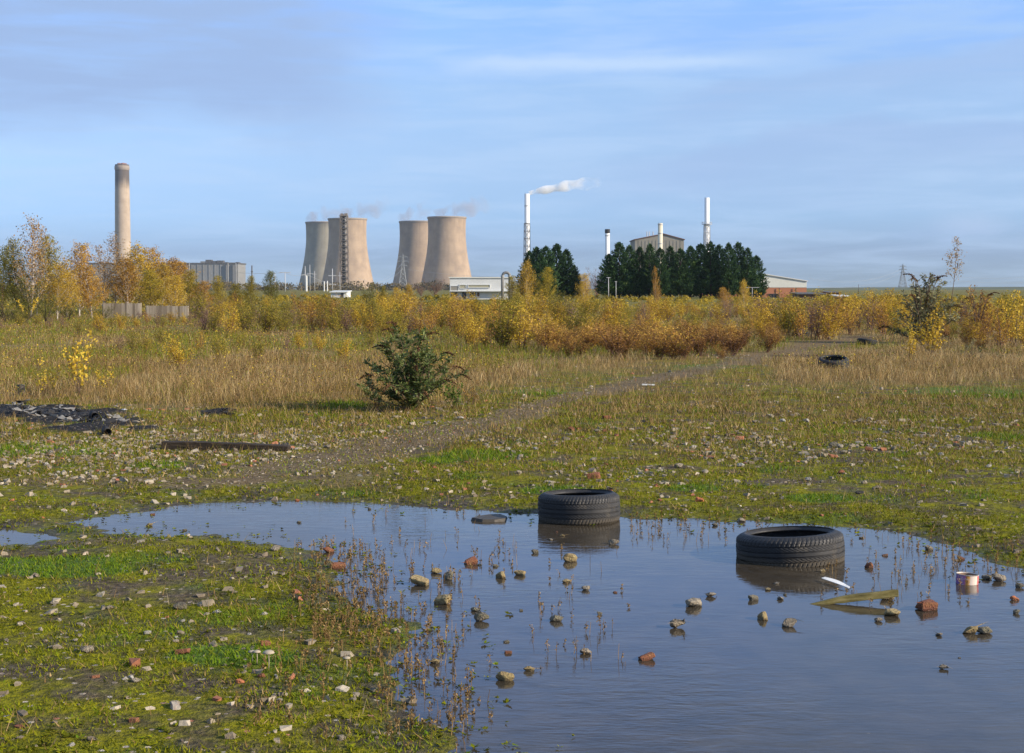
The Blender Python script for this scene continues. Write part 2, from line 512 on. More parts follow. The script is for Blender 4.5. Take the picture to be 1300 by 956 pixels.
def brick_mat():
    m, nt = new_mat('red_brick_wall')
    co = objco(nt)
    b = nt.n('ShaderNodeTexBrick'); nt.t.links.new(co, b.inputs['Vector'])
    b.inputs['Color1'].default_value = (0.47, 0.115, 0.045, 1); b.inputs['Color2'].default_value = (0.40, 0.09, 0.035, 1)
    b.inputs['Mortar'].default_value = (0.38, 0.16, 0.09, 1); b.inputs['Scale'].default_value = 2.0
    finish(nt, b.outputs[0], 0.9)
    return m
M['brick'] = brick_mat()

def fence_mat():
    m, nt = new_mat('weathered_fence_boards')
    co = objco(nt)
    sp = nt.n('ShaderNodeSeparateXYZ'); nt.t.links.new(co, sp.inputs[0])
    cell = nt.math('FLOOR', nt.math('MULTIPLY', sp.outputs[0], 7.0))
    wn = nt.n('ShaderNodeTexWhiteNoise', noise_dimensions='1D'); nt.t.links.new(cell, wn.inputs['W'])
    st = nt.noise(nt.scalevec(co, (4, 4, 0.4)), 3, 4, 0.6)
    f = nt.math('ADD', nt.math('MULTIPLY', wn.outputs[0], 0.5), nt.math('MULTIPLY', st, 0.5))
    finish(nt, nt.ramp(f, [(0.2, (0.15, 0.12, 0.085)), (0.5, (0.27, 0.225, 0.165)), (0.8, (0.37, 0.32, 0.25))]), 0.9, st, 0.3, 0.02)
    return m
M['fence'] = fence_mat()

def stone_mat(name, stops, moss=0.0):
    m, nt = new_mat(name)
    co = objco(nt)
    g = nt.n('ShaderNodeNewGeometry')
    pz = nt.n('ShaderNodeSeparateXYZ'); nt.t.links.new(g.outputs['Position'], pz.inputs[0])
    oi = nt.n('ShaderNodeObjectInfo').outputs['Random']
    n1 = nt.noise(co, 2.2, 5, 0.65); n2 = nt.noise(co, 9, 4, 0.65)
    f = nt.math('ADD', nt.math('MULTIPLY', n1, 0.55), nt.math('MULTIPLY', n2, 0.3))
    f = nt.math('ADD', f, nt.math('MULTIPLY', oi, 0.18))
    col = nt.ramp(f, stops)
    if moss:
        col = nt.mix(nt.math('MULTIPLY', nt.rng(n1, 0.42, 0.6), moss), col, (0.10, 0.10, 0.02))
    wl = nt.math('ADD', pz.outputs[2], nt.math('MULTIPLY', nt.math('SUBTRACT', n2, 0.5), 0.02))
    wet = nt.rng(wl, 0.006, 0.020, 1, 0)          # the soaked foot of a stone standing in water
    col = nt.mix(nt.math('MULTIPLY', wet, 0.7), col, nt.mix(0.6, col, (0.012, 0.010, 0.007)))
    finish(nt, col, nt.rng(wet, 0, 1, 0.9, 0.35), n2, 0.6, 0.12, 0, 0.35)
    return m
M['stone_pale'] = stone_mat('pale_rubble', [(0.28, (0.11, 0.088, 0.06)), (0.45, (0.23, 0.19, 0.135)), (0.62, (0.34, 0.295, 0.225)), (0.8, (0.45, 0.40, 0.33))])
M['stone_grey'] = stone_mat('grey_rubble', [(0.28, (0.08, 0.068, 0.052)), (0.5, (0.19, 0.165, 0.125)), (0.75, (0.30, 0.265, 0.21))], 0.35)
M['stone_ochre'] = stone_mat('ochre_rubble', [(0.28, (0.16, 0.105, 0.045)), (0.5, (0.34, 0.25, 0.12)), (0.75, (0.48, 0.39, 0.22))], 0.3)
M['stone_white'] = stone_mat('white_rubble', [(0.28, (0.26, 0.24, 0.20)), (0.5, (0.40, 0.37, 0.32)), (0.75, (0.52, 0.49, 0.43))])
M['brickbat'] = stone_mat('broken_brick', [(0.28, (0.11, 0.042, 0.026)), (0.45, (0.22, 0.078, 0.043)), (0.62, (0.33, 0.125, 0.065)), (0.8, (0.40, 0.22, 0.14))], 0.25)
M['stone_dark'] = stone_mat('dark_slab', [(0.28, (0.02, 0.019, 0.018)), (0.5, (0.05, 0.046, 0.04)), (0.75, (0.10, 0.09, 0.08))])

def rubber(name, base, dusty):
    m, nt = new_mat(name)
    co = objco(nt)
    n1 = nt.noise(co, 5, 5, 0.65); n2 = nt.noise(co, 40, 3, 0.6)
    f = nt.math('ADD', nt.math('MULTIPLY', n1, 0.6), nt.math('MULTIPLY', n2, 0.4))
    col = nt.ramp(f, [(0.35, base), (0.55, tuple((a + b) / 2 for a, b in zip(base, dusty))), (0.7, dusty)])
    pz = nt.n('ShaderNodeSeparateXYZ'); nt.t.links.new(nt.n('ShaderNodeNewGeometry').outputs['Position'], pz.inputs[0])
    silt = nt.rng(nt.math('ADD', pz.outputs[2], nt.math('MULTIPLY', nt.math('SUBTRACT', n1, .5), .09)), .055, .012)
    col = nt.mix(nt.math('MULTIPLY', silt, .55), col, (.085, .068, .045))     # dried silt left by the water
    blot = nt.rng(nt.noise(co, 11, 4, .7), .56, .70)
    col = nt.mix(nt.math('MULTIPLY', blot, .35), col, (.10, .085, .062))
    finish(nt, col, nt.rng(n2, 0.3, 0.7, 0.5, 0.75), n2, 0.25, 0.002, 0, 0.4)
    return m
M['rubber'] = rubber('tyre_rubber', (0.013, 0.014, 0.016), (0.034, 0.033, 0.033))
M['rubber_wall'] = rubber('tyre_sidewall_rubber', (0.014, 0.015, 0.018), (0.032, 0.032, 0.034))

def wood(name, a, b, c):
    m, nt = new_mat(name)
    co = objco(nt)
    gnoise = nt.noise(nt.scalevec(co, (1.2, 14, 14)), 4, 5, 0.65, 0.6)
    n2 = nt.noise(co, 8, 4, 0.6)
    f = nt.math('ADD', nt.math('MULTIPLY', gnoise, 0.6), nt.math('MULTIPLY', n2, 0.4))
    finish(nt, nt.ramp(f, [(0.35, a), (0.52, b), (0.68, c)]), 0.85, gnoise, 0.5, 0.01, 0, 0.3)
    return m
M['wood_old'] = wood('mossy_batten_wood', (0.06, 0.05, 0.014), (0.15, 0.125, 0.04), (0.26, 0.22, 0.10))
M['wood_dark'] = wood('dark_sleeper_wood', (0.014, 0.010, 0.007), (0.034, 0.024, 0.015), (0.07, 0.05, 0.033))
M['char'] = plain('charred_wood', (0.022, 0.021, 0.021), 0.75, 6, 0.5, bstr=0.6, bdist=0.02)
M['ash'] = plain('grey_ash', (0.17, 0.165, 0.155), 0.9, 6, 0.4)
M['bark'] = plain('brown_twig_bark', (0.13, 0.085, 0.055), 0.9, 5, 0.35)
M['bark_red'] = plain('reddish_twig_bark', (0.17, 0.095, 0.07), 0.9, 5, 0.3)
M['bark_dark'] = plain('dark_bark', (0.05, 0.038, 0.027), 0.9, 4, 0.35)

def birch_bark():
    m, nt = new_mat('white_birch_bark')
    co = objco(nt)
    n = nt.noise(nt.scalevec(co, (1, 1, 5)), 3, 4, 0.65)
    finish(nt, nt.ramp(n, [(0.36, (0.10, 0.075, 0.06)), (0.5, (0.42, 0.36, 0.30)), (0.7, (0.62, 0.57, 0.50))]), 0.8, n, 0.3, 0.02)
    return m
M['birch_bark'] = birch_bark()

YEL = [(0.0, (0.16, 0.10, 0.022)), (0.25, (0.30, 0.19, 0.026)), (0.5, (0.46, 0.30, 0.03)), (0.75, (0.60, 0.41, 0.042)), (1.0, (0.70, 0.52, 0.075))]
OLI = [(0.0, (0.08, 0.075, 0.016)), (0.3, (0.18, 0.16, 0.022)), (0.55, (0.29, 0.24, 0.03)), (0.8, (0.42, 0.31, 0.034)), (1.0, (0.54, 0.40, 0.05))]
ORA = [(0.0, (0.14, 0.075, 0.022)), (0.3, (0.29, 0.155, 0.03)), (0.6, (0.45, 0.25, 0.036)), (0.85, (0.54, 0.33, 0.045)), (1.0, (0.62, 0.41, 0.06))]
GRE = [(0.0, (0.05, 0.056, 0.014)), (0.4, (0.115, 0.125, 0.022)), (0.7, (0.20, 0.185, 0.03)), (1.0, (0.36, 0.28, 0.04))]
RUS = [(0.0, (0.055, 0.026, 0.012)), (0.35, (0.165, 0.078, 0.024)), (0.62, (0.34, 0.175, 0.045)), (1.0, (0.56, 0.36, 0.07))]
PUR = [(0.0, (0.10, 0.062, 0.05)), (0.5, (0.20, 0.13, 0.10)), (1.0, (0.34, 0.22, 0.12))]
BUD = [(0.0, (0.038, 0.056, 0.015)), (0.35, (0.095, 0.132, 0.035)), (0.7, (0.20, 0.232, 0.085)), (0.92, (0.36, 0.38, 0.20)), (1.0, (0.30, 0.20, 0.06))]
BUDG = [(0.0, (0.11, 0.105, 0.05)), (0.4, (0.22, 0.215, 0.11)), (0.8, (0.34, 0.32, 0.18)), (1.0, (0.50, 0.38, 0.10))]
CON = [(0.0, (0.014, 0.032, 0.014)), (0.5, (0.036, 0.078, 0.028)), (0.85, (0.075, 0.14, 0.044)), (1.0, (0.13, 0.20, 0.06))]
TAN = [(0.0, (0.22, 0.15, 0.085)), (0.5, (0.36, 0.27, 0.16)), (1.0, (0.50, 0.40, 0.26))]
SEED = [(0.0, (0.05, 0.028, 0.014)), (0.6, (0.12, 0.062, 0.03)), (1.0, (0.20, 0.11, 0.05))]
WEED = [(0.0, (0.035, 0.06, 0.012)), (0.5, (0.085, 0.14, 0.022)), (1.0, (0.17, 0.21, 0.04))]
for k, v in dict(YEL=YEL, OLI=OLI, ORA=ORA, GRE=GRE, RUS=RUS, PUR=PUR, BUD=BUD, BUDG=BUDG, TAN=TAN, WEED=WEED).items():
    M[k] = leaf_mat('leaf_' + k.lower(), v, 0.32, 0.6, {'BUD': .05, 'RUS': .55}.get(k, .3))
M['CON'] = leaf_mat('leaf_conifer', CON, 0.1, 0.7, 0.2)
M['SEED'] = leaf_mat('dry_seed_head', SEED, 0.1, 0.9, 0.1)

# dry grass, moss and stems share one ramp over the tint attribute
GRASS = [(0.0, (0.028, 0.028, 0.003)), (0.14, (0.098, 0.108, 0.004)), (0.27, (0.215, 0.215, 0.006)), (0.38, (0.090, 0.175, 0.007)), (0.46, (0.25, 0.215, 0.02)),
         (0.55, (0.12, 0.068, 0.028)), (0.68, (0.28, 0.185, 0.075)), (0.82, (0.43, 0.31, 0.14)), (1.0, (0.58, 0.46, 0.26))]
M['grass'] = leaf_mat('grass_blades', GRASS, 0.25, 0.8, 0.0)

# ------------------------------------------------------------------ ground, path, puddle
def build_ground():
    ys = np.concatenate([np.linspace(-40, 2, 14), np.arange(3.0, 14.0, 0.023), np.arange(14.0, 24.0, 0.06)])
    far = [24.06]
    while far[-1] < 3200: far.append(far[-1] * 1.014 + 0.0)
    ys = np.concatenate([ys, far])
    u = np.linspace(-1, 1, 420)
    X = np.outer(4 + 0.55 * np.maximum(ys, 3), u); X[ys < 2.5] = np.outer(np.full((ys < 2.5).sum(), 20.0), u)
    Y = np.repeat(ys[:, None], len(u), 1)
    x = X.ravel(); y = Y.ravel()
    d = pud_sdf(x, y)
    z = height(x, y, d)
    z = np.where(y < 2.5, np.where(y > -3, -0.05, 0.02), z)
    b = burnt_mask(x, y)
    z = z + b * (0.05 * (fbm(x * 6, y * 6, 91, 3)))*(y < 25)
    V = np.stack([x, y, z], 1)
    pm = path_mask(x, y) * (y > 3)
    wet = sstep(0.5, 0.0, d - 0.25 * (fbm(x * 2, y * 2, 13, 3) - 0.5)) * (y < 14)
    attrs = {'path': np.maximum(pm, mud_mask(x, y)), 'straw': tall_mask(x, y) * (1 - .8 * sstep(70, 160, y)), 'green': green_mask(x, y), 'burnt': b, 'wet': wet}
    nr, nc = Y.shape
    i = (np.arange(nr - 1)[:, None] * nc + np.arange(nc - 1)[None, :]).ravel()
    Q = np.stack([i, i + 1, i + nc + 1, i + nc], 1)
    onp = pm[Q].mean(1) > 0.5
    for nm, sel in (('ground', ~onp), ('path', onp)):
        q = Q[sel]
        used, inv = np.unique(q.ravel(), return_inverse=True)
        me = mesh_np(nm, V[used], inv.ravel(), np.arange(len(q)) * 4, M['ground'], {k: v[used] for k, v in attrs.items()}, True)
        tag(put(nm, me), kind='structure')
build_ground()

mb = MB()
mb.add([(-9, 2.2, 0), (13, 2.2, 0), (13, 14.5, 0), (-9, 14.5, 0)], [(0, 1, 2, 3)])
tag(mb.build('puddle', M['water']), kind='structure')

def build_hill():
    us = np.linspace(-1, 1, 90); vs = np.linspace(0, 1, 20)
    V = []
    for v in vs:
        for uu in us:
            x = 900 + uu * 640; y = 1480 + v * 420
            h = 4.6 * math.sin(PI * min(v * 1.0, 1)) ** 0.8 * (1 - abs(uu) ** 4) ** 1.0 * (0.75 + 0.35 * float(vnoise(uu * 5, v * 2, 4)))
            V.append((x, y, h - 0.3))
    nc = len(us); fs = [(r * nc + c, r * nc + c + 1, (r + 1) * nc + c + 1, (r + 1) * nc + c) for r in range(len(vs) - 1) for c in range(nc - 1)]
    m = MB(); m.add(V, fs)
    mt, nt = new_mat('hill_pasture')
    g = nt.n('ShaderNodeNewGeometry').outputs['Position']
    n = nt.noise(nt.scalevec(g, (1, 3, 1)), 0.012, 4, 0.6)
    finish(nt, nt.ramp(n, [(0.35, (0.035, 0.042, 0.018)), (0.5, (0.075, 0.088, 0.03)), (0.65, (0.12, 0.115, 0.05))]), 0.95)
    tag(m.build('hill', mt, smooth=True), kind='structure')
build_hill()

# ------------------------------------------------------------------ plants
def unit(v):
    v = np.asarray(v, float)
    return v / (np.linalg.norm(v, axis=-1, keepdims=True) + 1e-9)

def grow(rng, base, d, L, n=5, wob=0.12, up=0.0):
    p = Vector(base); d = Vector(d).normalized(); pts = [p.copy()]
    for _ in range(n):
        d = (d + Vector((rng.uniform(-wob, wob), rng.uniform(-wob, wob), rng.uniform(-wob, wob) + up))).normalized()
        p = p + d * (L / n); pts.append(p.copy())
    return pts

def lerp_pts(pts, t):
    f = t * (len(pts) - 1); i = min(int(f), len(pts) - 2); f -= i
    return pts[i].lerp(pts[i + 1], f), (pts[i + 1] - pts[i]).normalized()

def plant(seed, H=1.0, stems=1, tilt=0.1, tr=0.012, nb=26, blen=0.32, asc=0.75, ntw=3, twl=0.45, nleaf=900, ls=0.04, lw=0.6,
          t0=0.12, up=0.05, jit=0.02, bias=0.0, lowtint=0.0, sides=5, wob=0.06):
    """stems with limbs and twigs, and leaves gathered round the twigs; returns two MB"""
    rng = random.Random(seed); nr = np.random.default_rng(seed)
    st = MB(); lf = MB(); segs = []
    for s in range(stems):
        a = rng.uniform(0, 2 * PI); k = 0 if stems == 1 else rng.uniform(0.25, 1.0) * tilt
        hh = H * (1.0 if s == 0 else rng.uniform(0.6, 0.98))
        base = (0, 0, -0.02) if stems == 1 else (rng.gauss(0, .03) * H, rng.gauss(0, .03) * H, -0.02)
        tp = grow(rng, base, (math.cos(a) * k, math.sin(a) * k, 1), hh, 9, wob, 0.02)
        st.tube(tp, [H * tr * (1 - 0.85 * i / 9) for i in range(10)], sides)
        nbs = max(3, nb // stems)
        for i in range(nbs):
            t = t0 + (1 - t0) * ((i + rng.random()) / nbs)
            p, d = lerp_pts(tp, min(t, 0.995))
            az = i * 2.399 + rng.uniform(-.5, .5); an = asc * rng.uniform(0.75, 1.25)
            bl = hh * (blen * (1 - t) ** 0.65 * rng.uniform(0.65, 1.15) + 0.05)
            bd = Vector((math.cos(az) * math.sin(an), math.sin(az) * math.sin(an), math.cos(an))) + d * 0.15
            bp = grow(rng, p, bd, bl, 4, 0.14, up)
            r0 = H * tr * 0.42 * (1 - t * 0.75)
            st.tube(bp, [r0, r0 * .75, r0 * .5, r0 * .35, r0 * .2], 3, False)
            segs.append((bp, bl))
            for j in range(ntw):
                q, e = lerp_pts(bp, rng.uniform(0.25, 0.95))
                td = e + Vector((rng.gauss(0, .5), rng.gauss(0, .5), rng.gauss(0.1, .4)))
                tl = bl * twl * rng.uniform(0.5, 1.1)
                tp2 = grow(rng, q, td, tl, 3, 0.2, up)
                st.tube(tp2, [r0 * .35, r0 * .3, r0 * .22, r0 * .12], 3, False)
                segs.append((tp2, tl))
        segs.append((tp[5:], hh * 0.4))
    if nleaf:
        w = np.array([s[1] for s in segs]); w = w / w.sum()
        cnt = nr.multinomial(nleaf, w)
        C = []; A = []; T = []
        for (pts, L), c in zip(segs, cnt):
            clump = nr.normal(0, 0.13)
            for _ in range(c):
                p, d = lerp_pts(pts, 0.15 + 0.85 * rng.random())
                C.append(p); A.append(d); T.append(clump)
        C = np.array(C); A = np.array(A); T = np.array(T)
        C = C + nr.normal(0, jit * H, C.shape)
        A = unit(A * 0.4 + nr.normal(0, .6, C.shape) + np.array([0, 0, -0.15]))
        N = unit(nr.normal(0, 1, C.shape) + np.array([0, 0, 0.5]))
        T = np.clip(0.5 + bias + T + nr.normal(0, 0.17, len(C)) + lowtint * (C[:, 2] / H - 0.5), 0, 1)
        s_ = ls * H * nr.uniform(0.6, 1.3, len(C))
        lf.leaves(C, A, N, s_, s_ * lw, T)
    return st, lf

def proto(name, label, cat, parts, group=None):
    """first of a kind: an Empty with its parts (later moved to its own place)"""
    t = thing(name, label, cat, group=group)
    for nm, m, mat in parts:
        if m.n: m.build(nm, mat, t)
    return t

class Kind:
    """a kind of plant in several shapes; place() moves the first of each shape, then copies"""
    def __init__(self, name, cat, makers):
        self.name = name; self.cat = cat; self.makers = makers; self.p = [None] * len(makers); self.k = 0
    def place(self, loc, rz, sc, label, group=None, v=None):
        v = self.k % len(self.makers) if v is None else v % len(self.makers)
        self.k += 1
        sc = (sc, sc, sc) if not hasattr(sc, '__len__') else sc
        if self.p[v] is None:
            o = proto(self.name, label, self.cat, self.makers[v](), group)
            o.location = loc; o.rotation_euler = (0, 0, rz); o.scale = sc
            self.p[v] = o; self.g = group
            return o
        o = dup(self.p[v], loc, (0, 0, rz), sc, label, group)
        if group is None and 'group' in o: del o['group']
        return o

def birchy(col, bark, seed, **kw):
    def f():
        s, l = plant(seed, **kw)
        return [('trunk' if kw.get('stems', 1) == 1 else 'stem', s, M[bark]), ('foliage' if kw.get('stems', 1) > 1 else 'crown', l, M[col])]
    return f

sap_kw = dict(H=1.0, stems=5, tilt=0.42, tr=0.009, nb=70, blen=0.40, asc=0.75, ntw=3, nleaf=1500, ls=0.034, lw=0.62, jit=0.035, t0=0.04)
SAP = {
    'yellow': Kind('birch_sapling', 'sapling', [birchy('YEL', 'bark_red', 100 + i, **{**sap_kw, 'bias': 0.02}) for i in range(4)]),
    'olive': Kind('birch_sapling', 'sapling', [birchy('OLI', 'bark', 110 + i, **{**sap_kw, 'nleaf': 1350}) for i in range(4)]),
    'orange': Kind('birch_sapling', 'sapling', [birchy('ORA', 'bark_red', 120 + i, **{**sap_kw, 'nleaf': 950}) for i in range(3)]),
    'bare': Kind('birch_sapling', 'sapling', [birchy('PUR', 'bark_red', 130 + i, **{**sap_kw, 'nleaf': 420, 'nb': 80}) for i in range(3)]),
}
tree_kw = dict(H=5.0, stems=1, tr=0.010, nb=64, blen=0.42, asc=0.78, ntw=4, nleaf=6200, ls=0.0185, lw=0.65, jit=0.02, t0=0.06, wob=0.05)
TREE = {
    'green': Kind('birch_tree', 'tree', [birchy('GRE', 'bark', 200 + i, **tree_kw) for i in range(3)]),
    'olive': Kind('birch_tree', 'tree', [birchy('OLI', 'bark', 210 + i, **tree_kw) for i in range(3)]),
    'yellow': Kind('birch_tree', 'tree', [birchy('YEL', 'birch_bark', 220 + i, **tree_kw) for i in range(2)]),
    'orange': Kind('birch_tree', 'tree', [birchy('ORA', 'birch_bark', 230 + i, **tree_kw) for i in range(3)]),
    'sparse': Kind('birch_tree', 'tree', [birchy('ORA', 'birch_bark', 240 + i, **{**tree_kw, 'nleaf': 1900, 'nb': 90, 'bias': -.15, 'ntw': 6, 'blen': .32}) for i in range(3)]),
    'bush': Kind('leafy_shrub', 'shrub', [birchy('GRE', 'bark_dark', 250 + i, **{**tree_kw, 'stems': 6, 'tilt': 0.55, 'nb': 70, 'blen': .4, 'nleaf': 3800, 't0': .05}) for i in range(2)]),
    'brown': Kind('bare_shrub', 'shrub', [birchy('PUR', 'bark_red', 260 + i, **{**tree_kw, 'stems': 7, 'tilt': 0.6, 'nb': 120, 'blen': .4, 'nleaf': 2200, 't0': .08, 'bias': -.12}) for i in range(2)]),
}

def place_tree(kind, px, top, Y, label, wide=1.0, group=None, name=None, v=None):
    tp = at(px, top, Y)
    base = hz(tp.x, Y)
    h = (tp.z - base)
    s = h / 5.0
    o = TREE[kind].place((tp.x, Y, base), RND.uniform(0, 6.28), (s * wide * 1.15, s * wide * 1.15, s), label, group, v)
    return o

left_trees = [
    ('green', 2, 316, 84, 'green birch at the far left edge, half cut off by the frame', 1.0),
    ('olive', 20, 309, 80, 'olive birch left of the tall thin birch at the far left', 0.8),
    ('sparse', 38, 279, 78, 'tallest birch of the left group, thinly leaved with pale trunk', 0.9),
    ('sparse', 46, 292, 82, 'thin half bare birch right beside the tallest left birch', 0.75),
    ('olive', 62, 304, 79, 'olive birch with a loose pointed top right of the tallest birch', 0.75),
    ('yellow', 72, 336, 72, 'yellow green birch in front of the gap before the orange birches', 1.0),
    ('orange', 100, 312, 80, 'orange birch with a thin white trunk and tufted top', 1.1),
    ('orange', 116, 338, 76, 'lower golden orange birch close by the left end of the fence', 1.2),
    ('sparse', 131, 314, 92, 'thin brown birch left of the tall concrete chimney', 1.0),
    ('sparse', 146, 300, 94, 'thinly leaved birch with white trunk standing before the tall chimney', 0.9),
    ('orange', 162, 330, 90, 'brown orange birch directly behind the left fence panel', 1.3),
    ('yellow', 178, 314, 92, 'large golden birch right of the tall chimney foot', 1.2),
    ('orange', 198, 318, 96, 'orange brown birch behind the golden one over the fence', 1.2),
    ('olive', 190, 345, 84, 'green olive birch low behind the right fence panel', 1.4),
    ('orange', 216, 330, 92, 'rusty orange birch sloping down toward the grey power station block', 1.3),
    ('yellow', 222, 352, 82, 'bright yellow green birch behind the right end of the fence', 1.3),
    ('olive', 240, 346, 90, 'olive birch just left of the grey power station block', 1.2),
    ('orange', 236, 334, 98, 'golden brown birch overlapping the left part of the grey power station block', 1.2),
    ('yellow', 205, 338, 86, 'golden birch in the middle of the clump above the right fence panel', 1.3),
    ('yellow', 84, 346, 74, 'golden yellow birch left of the orange birches', 1.1),
    ('orange', 256, 358, 88, 'low orange birch below the grey power station block', 1.4),
    ('olive', 276, 352, 90, 'thin olive birch in front of the right end of the power station block', 0.9),
    ('green', 345, 346, 120, 'dark green birch standing alone left of the cooling towers', 1.0),
    ('olive', 318, 352, 110, 'olive birch beside the thin dark stack left of the towers', 1.0),
    ('olive', 300, 362, 100, 'squat olive birch right of the grey power station block', 1.5),
]
for k, px, top, Y, lab, w in left_trees:
    place_tree(k, px, top, Y, lab, w)
for px, top, Y, lab, w in ((10, 372, 66, 'broad green shrub at the far left edge of the scrub', 1.5), (36, 350, 74, 'dark green shrub below the tallest left birch', 1.2),
                           (58, 372, 68, 'dull green shrub left of the yellow green birch', 1.4), (88, 378, 70, 'low grey green shrub under the orange birches', 1.3),
                           (130, 388, 70, 'low olive shrub at the left end of the fence', 1.6), (22, 384, 60, 'pale green shrub low at the far left corner of the scrub', 1.7), (250, 378, 80, 'green shrub at the right end of the fence', 1.6),
                           (466, 357, 130, 'round dark green shrub right of the second cooling tower foot', 0.9), (770, 372, 190, 'low green shrub at the foot of the dark conifers', 1.5),
                           (712, 368, 160, 'bright green shrub at the right foot of the small conifer group', 1.3)):
    place_tree('bush', px, top, Y, lab, w)
for px, top, Y, lab, w in ((178, 392, 74.5, 'brown bramble shrub growing in the gap of the fence', 1.2), (552, 352, 330, 'brown leafless shrub mass in front of the nearest cooling tower', 1.5),
                           (535, 358, 300, 'lower brown shrub left of the brown mass by the cooling tower', 1.4), (644, 360, 240, 'bare brown shrub before the bent pipe of the white building', 1.2),
                           (622, 364, 220, 'thin bare shrub in front of the white building', 1.0), (757, 337, 330, 'bare grey tree standing in the gap between the conifer groups', 0.9),
                           (744, 348, 300, 'bare brown shrub left of the bare grey tree in the conifer gap', 1.0)):
    place_tree('brown', px, top, Y, lab, w)
mid_birch = [('yellow', 669, 334, 95, 'golden birch before the left conifer group, leftmost and tallest there', .8), ('olive', 694, 342, 92, 'olive golden birch before the middle of the left conifers', .9),
             ('yellow', 741, 349, 100, 'golden birch filling the gap right of the left conifers', .9), ('olive', 652, 352, 90, 'olive birch at the left edge of the small conifer group', .8),
             ('orange', 833, 341, 88, 'slim birch with a tufted orange top against the dark conifer row', .35),
             ('yellow', 945, 357, 92, 'pointed golden birch before the right end of the conifer row', .8), ('orange', 921, 366, 88, 'low golden orange birch before the conifer row near its right end', 1.1),
             ('olive', 485, 364, 110, 'pale yellow green birch right of the round dark shrub', 1.1), ('yellow', 505, 366, 95, 'yellow birch below the third cooling tower', 1.2),
             ('yellow', 520, 362, 92, 'tall yellow birch below the gap of the right cooling towers', 1.0)]
for k, px, top, Y, lab, w in mid_birch:
    place_tree(k, px, top, Y, lab, w)

# the thicket: saplings across the whole middle distance
def thicket():
    spots = []
    rng = random.Random(5)
    def zone(n, x0, x1, b0, b1, t0, t1, mix, where):
        for i in range(n):
            px = x0 + (x1 - x0) * ((i + rng.random()) / n); py = rng.uniform(b0, b1)
            top = rng.uniform(t0, t1)
            spots.append((px, py, top, rng.choices(('yellow', 'olive', 'orange', 'bare'), mix)[0], where))
    zone(20, 240, 420, 396, 410, 370, 384, (3, 5, 2, 1), 'left of the cooling towers')
    zone(20, 250, 430, 412, 424, 380, 396, (3, 6, 2, 2), 'left of the cooling towers')
    zone(24, 410, 580, 396, 412, 368, 384, (6, 4, 2, 1), 'below the cooling towers')
    zone(22, 400, 580, 414, 430, 378, 398, (4, 6, 2, 2), 'below the cooling towers')
    zone(22, 560, 770, 400, 414, 366, 382, (7, 3, 2, 1), 'below the small conifer group')
    zone(30, 580, 780, 418, 444, 376, 404, (7, 3, 3, 1), 'below the small conifer group')
    zone(26, 770, 980, 400, 416, 374, 388, (6, 3, 3, 2), 'below the long conifer row')
    zone(26, 770, 980, 418, 440, 388, 408, (5, 3, 4, 2), 'below the long conifer row')
    zone(22, 970, 1160, 400, 420, 365, 380, (6, 4, 2, 1), 'right of the conifers')
    zone(18, 965, 1150, 420, 432, 368, 388, (6, 3, 2, 1), 'right of the conifers')
    zone(18, 1160, 1330, 400, 424, 366, 384, (4, 4, 3, 2), 'at the right edge of the picture')
    zone(14, 1200, 1340, 426, 450, 384, 412, (4, 3, 3, 3), 'at the right edge of the picture')
    zone(12, 120, 260, 404, 424, 392, 404, (2, 5, 2, 3), 'below the grey fence')
    zone(8, -20, 130, 412, 432, 392, 410, (1, 6, 1, 2), 'below the left birches')
    zone(14, 130, 470, 432, 468, 418, 440, (2, 5, 1, 1), 'of grass left of the bush')
    look = {'yellow': 'birch sapling with yellow leaves', 'olive': 'birch sapling with olive green leaves',
            'orange': 'birch sapling with orange leaves', 'bare': 'birch sapling with few brown leaves'}
    for px, py, top, k, where in spots:
        g = gp(px, py); t = at(px, top, g.y)
        h = max(0.55, t.z - g.z)
        SAP[k].place((g.x, g.y, hz(g.x, g.y)), rng.uniform(0, 6.28), (h * rng.uniform(1.1, 1.7), h * rng.uniform(1.1, 1.7), h), f'{look[k]} in the thicket {where}', f'{k} leaved saplings in the thicket {where}')
thicket()

